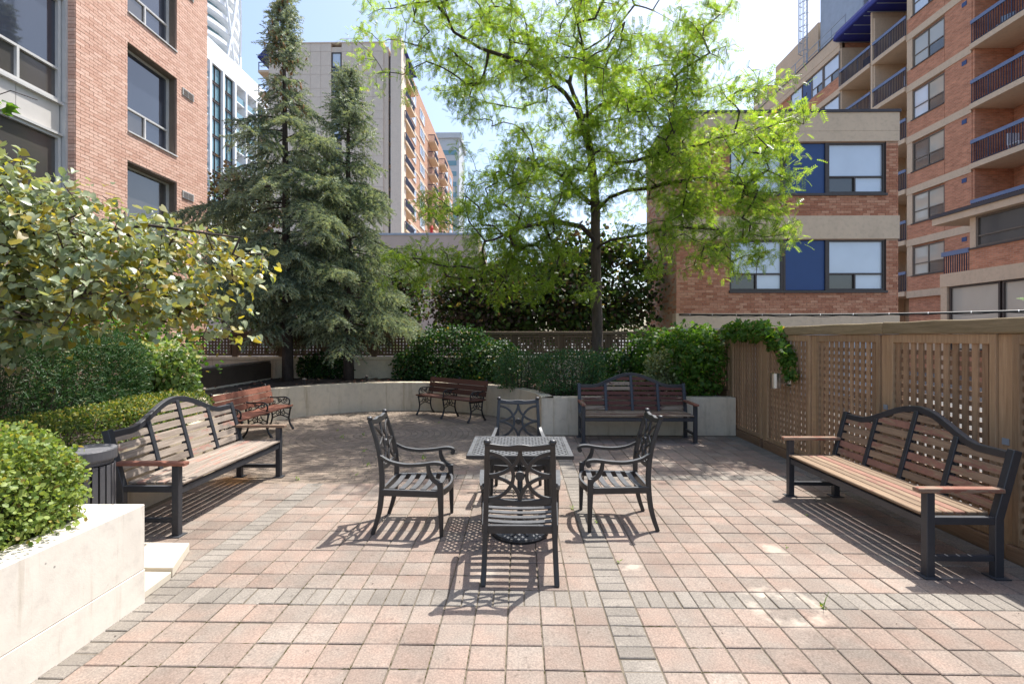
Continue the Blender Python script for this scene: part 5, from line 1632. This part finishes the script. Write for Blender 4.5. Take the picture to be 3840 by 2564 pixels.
outd = P - np.array([-4.2, 4.5, 2.4])
d = nrm(outd*np.array([1, 1, 0.3]))*0.55 + rv(N_, 0.5) + np.array([0, 0, -0.55])
nn_ = np.array([[0.25, -0.35, 0.85]]) + rv(N_, 0.42)
S = (0.044 + 0.042*npr.random(N_))[:, None]*np.stack([np.ones(N_), 0.72+0.4*npr.random(N_), npr.uniform(-1.5, 3.6, N_)], axis=1)
isy = npr.random(N_) < np.clip(0.24 + 0.22*(P[:, 0]+3.6), 0.16, 0.55)
hv = np.array(HEART[0]); ht = np.array(HEART_T)
Fm = frames(d, nn_)
dist = np.linalg.norm(P - np.array([0, 0, 1.7]), axis=1) - 30.0*S[:, 0]
order = np.argsort(dist + np.where(P[:, 0]/P[:, 1] < -1.06, 50, 0))
big, small = order[:300], order[300:]
crown = scatter('crown', hv, ht, P[small], Fm[small], S[small], [MAT['redbud'], MAT['redbud_y']], RBT, isy[small].astype(int))
hm_ = [mesh_np('leaf', hv, ht, [MAT[k]]) for k in ('redbud', 'redbud_y')]
for i in big:
    o = link('leaf', hm_[int(isy[i])], crown)
    M4 = Matrix([[*(Fm[i][r_]*S[i]), P[i][r_]] for r_ in range(3)] + [[0, 0, 0, 1]])
    o.matrix_local = M4

# sapling tip reaching over the planter
SP = thing('slender_sapling', 'slender sapling with bright lime leaves above the white planter', 'tree', (0, 0, 0))
sp_ = [[(-4.05, 2.75, 0.5), (-4.0, 2.8, 1.6), (-3.85, 2.95, 2.6), (-3.6, 3.1, 3.15)], [(-3.6, 3.1, 3.15), (-3.35, 3.2, 3.32), (-3.22, 3.25, 3.28)]]
tg = ellipsoid_pts([(-3.55, 3.15, 3.25, 0.36, 0.25, 0.16), (-3.95, 3.0, 3.0, 0.4, 0.4, 0.4)], 40)
A, par, ends = grow(sp_, tg, 0.08, 0.02, 0.05)
limb_mesh('branches', A, par, ends, MAT['twig'], SP, 0.003, 0.42, 5, 0.03)
P = np.repeat(A[ends], 6, axis=0); N_ = len(P); P = P + rv(N_, 0.04)
scatter('crown', *PALM5, P, frames(rv(N_, 0.7) + np.array([0.3, 0, -0.5]), np.array([[0, 0, 1.0]]) + rv(N_, 0.4)), 0.06 + 0.03*npr.random(N_), MAT['creeper'], SP)

# ------------------------------------------------------------ hedges and shrubs
def shrub(name, label, cat, ells, n, tpl, size, mat, base, p=3.0, depth=0.16, up=0.4, lump=0.07, stems=40, mats2=None, frac2=0.0, group=None, boxy=True, part='foliage'):
    t = thing(name, label, cat, base, group=group)
    b = np.array(base)
    vol = np.array([e[3]*e[4] + e[4]*e[5] + e[3]*e[5] for e in ells]); vol = vol/vol.sum()
    PP, NN = [], []
    for e_, v in zip(ells, vol):
        m = int(n*v)
        u = npr.uniform(-1, 1, (m, 3))
        nr = (np.abs(u)**p).sum(axis=1)**(1/p)
        g = np.sign(u)*np.abs(u/nr[:, None])**(p-1)
        dep = npr.exponential(depth, m)
        rad = (1 - np.minimum(dep, 0.9))
        ph = u/nr[:, None]
        lum = 1 + lump*(np.sin(ph[:, 0]*7+1.3)*np.cos(ph[:, 1]*6+ph[:, 2]*5) + 0.6*np.sin(ph[:, 0]*17+ph[:, 1]*13)*np.cos(ph[:, 2]*15)) + npr.normal(0, lump*0.35, m)
        pts = ph*(rad*lum)[:, None]*np.array(e_[3:6]) + np.array(e_[:3])
        PP.append(pts); NN.append(nrm(g/np.array(e_[3:6])))
    P = np.concatenate(PP); N = np.concatenate(NN)
    ok = P[:, 2] > 0.02 + b[2]
    P, N = P[ok] - b, N[ok]; m = len(P)
    d = N*0.55 + rv(m, 0.6) + np.array([0, 0, up])
    nn = N*0.8 + np.array([0, 0, 0.55]) + rv(m, 0.5)
    S = size*(0.65 + 0.7*npr.random(m))
    if mats2 is not None:
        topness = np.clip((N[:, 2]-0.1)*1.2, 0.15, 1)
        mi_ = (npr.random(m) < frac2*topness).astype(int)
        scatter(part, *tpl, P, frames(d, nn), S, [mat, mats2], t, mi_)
    else:
        scatter(part, *tpl, P, frames(d, nn), S, mat, t)
    st = MB()
    for k in range(stems):
        e_ = ells[rnd.randrange(len(ells))]
        x, y = e_[0] + rnd.uniform(-0.7, 0.7)*e_[3] - b[0], e_[1] + rnd.uniform(-0.7, 0.7)*e_[4] - b[1]
        zt = e_[2] + e_[5]*rnd.uniform(0.1, 0.8) - b[2]
        st.tube([(x*0.75, y*0.75, 0.0), (x*0.9 + rnd.gauss(0, 0.02), y*0.9, zt*0.5), (x + rnd.gauss(0, 0.05), y + rnd.gauss(0, 0.05), zt)], [0.009, 0.006, 0.003], 4, caps=False)
    if stems: tag(st.obj('stems', MAT['twig'], t), kind='stuff')
    return t

shrub('yew_hedge', 'tall dark green clipped yew hedge under the redbud', 'hedge', [(-5.75, 5.15, 1.15, 0.78, 1.62, 0.60)], 21000, YEW, 0.115, MAT['yew'], (-5.75, 5.15, 0.58), 5.0, 0.10, 0.5, 0.05, 120)
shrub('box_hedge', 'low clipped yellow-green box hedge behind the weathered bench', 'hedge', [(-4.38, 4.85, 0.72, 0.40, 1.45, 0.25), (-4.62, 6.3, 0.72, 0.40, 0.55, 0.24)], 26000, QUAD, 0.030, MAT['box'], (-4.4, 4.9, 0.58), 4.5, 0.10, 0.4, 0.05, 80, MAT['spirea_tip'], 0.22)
shrub('hydrangea_bush', 'pale green bush with cream flower heads at the end of the yew hedge', 'bush', [(-5.45, 7.45, 1.12, 0.46, 0.50, 0.52)], 4200, ROUND, 0.062, MAT['hydra'], (-5.45, 7.45, 0.58), 2.2, 0.22, 0.25, 0.10, 50, MAT['flower'], 0.30)
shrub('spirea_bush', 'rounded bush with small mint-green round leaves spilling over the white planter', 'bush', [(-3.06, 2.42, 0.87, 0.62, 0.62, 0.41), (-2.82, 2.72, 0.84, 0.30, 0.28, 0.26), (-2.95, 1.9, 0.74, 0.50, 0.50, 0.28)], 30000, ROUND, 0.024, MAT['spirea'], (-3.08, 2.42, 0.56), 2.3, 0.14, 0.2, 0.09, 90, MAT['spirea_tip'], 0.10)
shrub('boxwood_shrub', 'rounded dark boxwood shrub above the curved wall near the arched bench', 'bush', [(0.95, 9.45, 1.02, 0.66, 0.42, 0.42)], 9500, QUAD, 0.036, MAT['boxwood'], (0.95, 9.45, 0.58), 2.8, 0.16, 0.5, 0.10, 60)
shrub('boxwood_shrub', 'smaller boxwood shrub beside the larger one on the curved wall bed', 'bush', [(0.0, 10.45, 0.98, 0.55, 0.42, 0.42)], 6000, QUAD, 0.036, MAT['boxwood'], (0.0, 10.45, 0.58), 2.6, 0.18, 0.5, 0.12, 40)
shrub('variegated_shrub', 'loose pale variegated shrub behind the maroon-slatted bench', 'bush', [(2.72, 9.35, 1.05, 0.36, 0.30, 0.42), (2.30, 9.25, 0.82, 0.22, 0.22, 0.18)], 3800, ROUND, 0.045, MAT['varieg'], (2.65, 9.35, 0.58), 2.2, 0.30, 0.4, 0.16, 40)
shrub('dark_evergreen_shrub', 'low dark evergreen shrub at the foot of the locust trunk', 'bush', [(2.0, 10.6, 1.0, 0.60, 0.5, 0.45), (1.7, 9.7, 0.75, 0.45, 0.3, 0.2)], 4500, ROUND, 0.055, MAT['ivy'], (1.9, 10.5, 0.58), 2.3, 0.25, 0.3, 0.14, 40)
shrub('ivy_mass', 'dense dark ivy heaped against the rear fence behind the shaded park bench', 'ivy', [(-1.75, 12.65, 1.25, 1.05, 0.42, 0.72), (-0.75, 12.2, 1.05, 0.75, 0.55, 0.55), (-2.7, 12.8, 0.95, 0.6, 0.30, 0.40)], 11000, ROUND, 0.062, MAT['ivy'], (-1.7, 12.6, 0.58), 2.6, 0.14, 0.1, 0.12, 40)
shrub('ivy_mass', 'dark ivy climbing the garden wall between the two spruce trunks', 'ivy', [(-5.05, 12.95, 0.95, 0.55, 0.16, 0.36), (-5.6, 13.0, 0.9, 0.3, 0.12, 0.3)], 2600, ROUND, 0.055, MAT['ivy'], (-5.1, 12.95, 0.58), 2.4, 0.2, 0.0, 0.2, 20)
shrub('virginia_creeper', 'leafy creeper smothering the fence corner above the maroon-slatted bench', 'creeper', [(3.25, 9.15, 1.18, 0.52, 0.42, 0.66), (3.35, 9.9, 1.45, 0.60, 0.8, 0.52), (3.72, 8.2, 1.80, 0.22, 0.85, 0.17), (2.7, 10.2, 1.35, 0.55, 0.5, 0.55)], 5600, PALM5, 0.070, MAT['creeper'], (3.3, 9.3, 0.58), 2.2, 0.22, -0.15, 0.16, 0)
shrub('hanging_creeper', 'spray of creeper leaves hanging over the fence beside the steel lamp', 'creeper', [(3.72, 7.28, 1.66, 0.10, 0.26, 0.18), (3.71, 6.95, 1.40, 0.08, 0.16, 0.22), (3.70, 6.80, 1.20, 0.05, 0.10, 0.14)], 420, PALM5, 0.075, MAT['creeper'], (3.72, 7.1, 1.02), 2.2, 0.5, -0.3, 0.2, 0)
shrub('fence_vine', 'lime vine shoots peeping over the fence cap beside the sun-worn bench', 'creeper', [(4.55, 4.15, 1.35, 0.30, 0.40, 0.85)], 700, PALM5, 0.075, MAT['creeper'], (4.55, 4.15, 0.0), 2.2, 0.3, 0.1, 0.2, 8)

def broad_tree(name, label, base, ells, n, size, mat, trunk_r=0.09, hgt=2.2, cl=220, mats2=None, frac2=0):
    t = thing(name, label, 'tree', (0, 0, 0))
    c = np.array(ells[0][:3])
    paths = [[tuple(base), (base[0]+0.05, base[1], base[2]+hgt*0.6), (base[0], base[1]+0.05, base[2]+hgt)], [(base[0], base[1]+0.05, base[2]+hgt), tuple(c)]]
    tg = ellipsoid_pts(ells, cl, 0.8)
    A, par, ends = grow(paths, tg, 0.25, 0.06, 0.06)
    limb_mesh('branches', A, par, ends, MAT['bark_dark'], t, 0.006, 0.45, 5, trunk_r)
    trunk_mesh('trunk', paths[0], (trunk_r*1.1, trunk_r), MAT['bark_dark'], t, 10)
    k = max(1, n//len(ends))
    P = np.repeat(A[ends], k, axis=0); m = len(P); P = P + rv(m, 0.24)
    S = size*(0.6 + 0.8*npr.random(m))
    mm = [mat] if mats2 is None else [mat, mats2]
    mi_ = None if mats2 is None else (npr.random(m) < frac2).astype(int)
    scatter('crown', *ROUND, P, frames(rv(m, 1.0) + np.array([0, 0, -0.3]), np.array([[0, 0, 0.8]]) + rv(m, 0.6)), S, mm, t, mi_)
    return t
broad_tree('purple_leaf_tree', 'dark green and purple leaved tree filling the shade behind the locust trunk', (2.3, 15.9, -0.06), [(2.4, 15.9, 3.3, 1.9, 1.1, 1.8), (0.6, 15.7, 2.7, 2.0, 1.0, 1.4)], 17000, 0.13, MAT['purple'], mats2=MAT['darkgreen'], frac2=0.72)
broad_tree('purple_leaf_tree', 'purple-leaved tree behind the ivy mass, flecked with green', (-1.2, 15.6, -0.06), [(-1.2, 15.6, 2.7, 1.5, 1.0, 1.3)], 9000, 0.12, MAT['purple'], mats2=MAT['darkgreen'], frac2=0.5, hgt=1.6)
broad_tree('purple_leaf_tree', 'purple-leaved tree showing between the salmon block and the taller spruce', (-10.2, 17.5, -0.06), [(-10.1, 17.5, 5.4, 1.6, 1.4, 2.2), (-9.4, 17.2, 3.6, 1.6, 1.2, 1.5)], 8000, 0.12, MAT['purple'], mats2=MAT['darkgreen'], frac2=0.2)
broad_tree('green_street_tree', 'dark green tree in the shade behind the two spruces', (-5.5, 16.0, -0.06), [(-5.6, 16.0, 2.9, 2.6, 1.1, 1.5), (-7.8, 15.8, 2.6, 1.6, 1.0, 1.3)], 15000, 0.12, MAT['darkgreen'], mats2=MAT['purple'], frac2=0.3, hgt=1.6)
broad_tree('leafy_shrub_tree', 'small bright green shrub tree against the salmon brick wall', (-7.3, 8.6, 0.55), [(-7.2, 8.5, 1.75, 0.75, 0.8, 0.55), (-6.5, 8.9, 1.55, 0.6, 0.5, 0.4)], 2600, 0.075, MAT['creeper'], 0.03, 0.7, 110)

# ------------------------------------------------------------ weeds and litter
def weed(x, y, s, n, label, grp=True, tall=False):
    t = thing('joint_weed', label, 'weed', (x, y, 0), rnd.random()*6.28, 'weeds in the paving joints' if grp else None)
    P = np.abs(rv(n, 1))*0; P = npr.normal(0, 0.012*s, (n, 3)); P[:, 2] = np.abs(npr.normal(0, 0.018*s, n))
    d = rv(n, 1); d[:, 2] = np.abs(d[:, 2])*0.8 + 0.1
    scatter('leaves', *QUAD, P, frames(d, np.array([[0, 0, 1.0]]) + rv(n, 0.3)), (0.016 + 0.016*npr.random(n))*s, MAT['weed'], t)
    if tall:
        for k in range(2):
            a = rnd.random()*6.28
            MB().tube([(0, 0, 0), (0.02*math.cos(a), 0.02*math.sin(a), 0.05), (0.05*math.cos(a), 0.05*math.sin(a), 0.10)], [0.002, 0.0015, 0.001], 4).obj('stem', MAT['weed'], t)
    return t
weed(1.90, 3.13, 0.75, 16, 'yellowing weed tuft growing from the grey brick band', False, True)
for x, y, s in ((0.745, 3.75, 0.7), (2.15, 4.02, 0.5), (2.74, 4.75, 0.5), (0.52, 4.9, 1.1), (0.7, 4.55, 0.6)):
    weed(x, y, s, 9, 'tiny green weed sprouting from a paver joint')
for x, y, s in ((-0.86, 6.1, 1.0), (-1.35, 6.9, 1.3), (-2.0, 6.5, 1.2), (-1.1, 6.6, 1.2), (-2.3, 7.3, 1.1), (-3.0, 8.3, 1.2), (-2.7, 8.5, 1.2), (-2.65, 5.86, 1.0), (-2.0, 6.05, 0.8), (-3.3, 8.9, 1.0), (-1.6, 9.8, 0.9)):
    weed(x, y, s, 11, 'small weed tuft among the round cobbles')
n = 420
P = np.stack([npr.uniform(-8.5, 3.4, n), npr.uniform(8.8, 13.0, n), np.full(n, 0.632)], axis=1)
okm = np.array([not yard(a, b) for a, b in P[:, :2]])
P = P[okm]; n = len(P)
lit = scatter('leaf_litter', *ROUND, P, frames(rv(n, 1)*np.array([1, 1, 0.15]), np.array([[0, 0, 1.0]]) + rv(n, 0.25)), 0.04 + 0.05*npr.random(n), MAT['arm_wood'])
tag(lit, 'dry brown fallen leaves scattered on the bed soil', 'leaf litter', kind='stuff')

n = 420
P = np.stack([npr.uniform(-3.6, 3.6, n), npr.uniform(2.2, 8.5, n), np.full(n, 0.004)], axis=1)
ok = ~((P[:, 0] < -2.38) & (P[:, 1] < 3.95))
P = P[ok]; n = len(P)
deb = scatter('paving_debris', *QUAD, P, frames(rv(n, 1)*np.array([1, 1, 0.1]), np.array([[0, 0, 1.0]]) + rv(n, 0.3)), (0.005 + 0.016*npr.random(n)**2)[:, None]*np.array([[1.0, 0.6, 1.0]]), MAT['twig'])
tag(deb, 'tiny dry seed husks and leaf crumbs strewn over the pavers', 'debris', kind='stuff')

# put every root at the foot of its thing
for o, base in ((LT, (1.79, 11.5, 0.55)), (RBT, (-5.75, 4.55, 0.5)), (SP, (-4.05, 2.75, 0.5)), (LB, (-9.2, 12.0, 0)), (RB, (7.75, 14.5, 0)), (TB, (20.8, 29.0, 0)),
                (WG, (17.0, 16.5, 0)), (PT, (-22.5, 60.0, 0)), (WB_, (-51.5, 86.0, 0))):
    b = Vector(base)
    for c in o.children: c.location = c.location - b
    o.location = o.location + b
for o in list(bpy.data.objects):
    if o.parent is None and o.type == 'EMPTY' and o.get('category') == 'tree' and o.location.length < 1e-6:
        tr = [c for c in o.children if c.name.startswith('trunk')][0]
        co = np.array([v.co for v in tr.data.vertices]); k = co[:, 2].argmin(); b = Vector((float(co[:14, 0].mean()), float(co[:14, 1].mean()), float(co[k, 2])))
        for c in o.children: c.location = c.location - b
        o.location = b
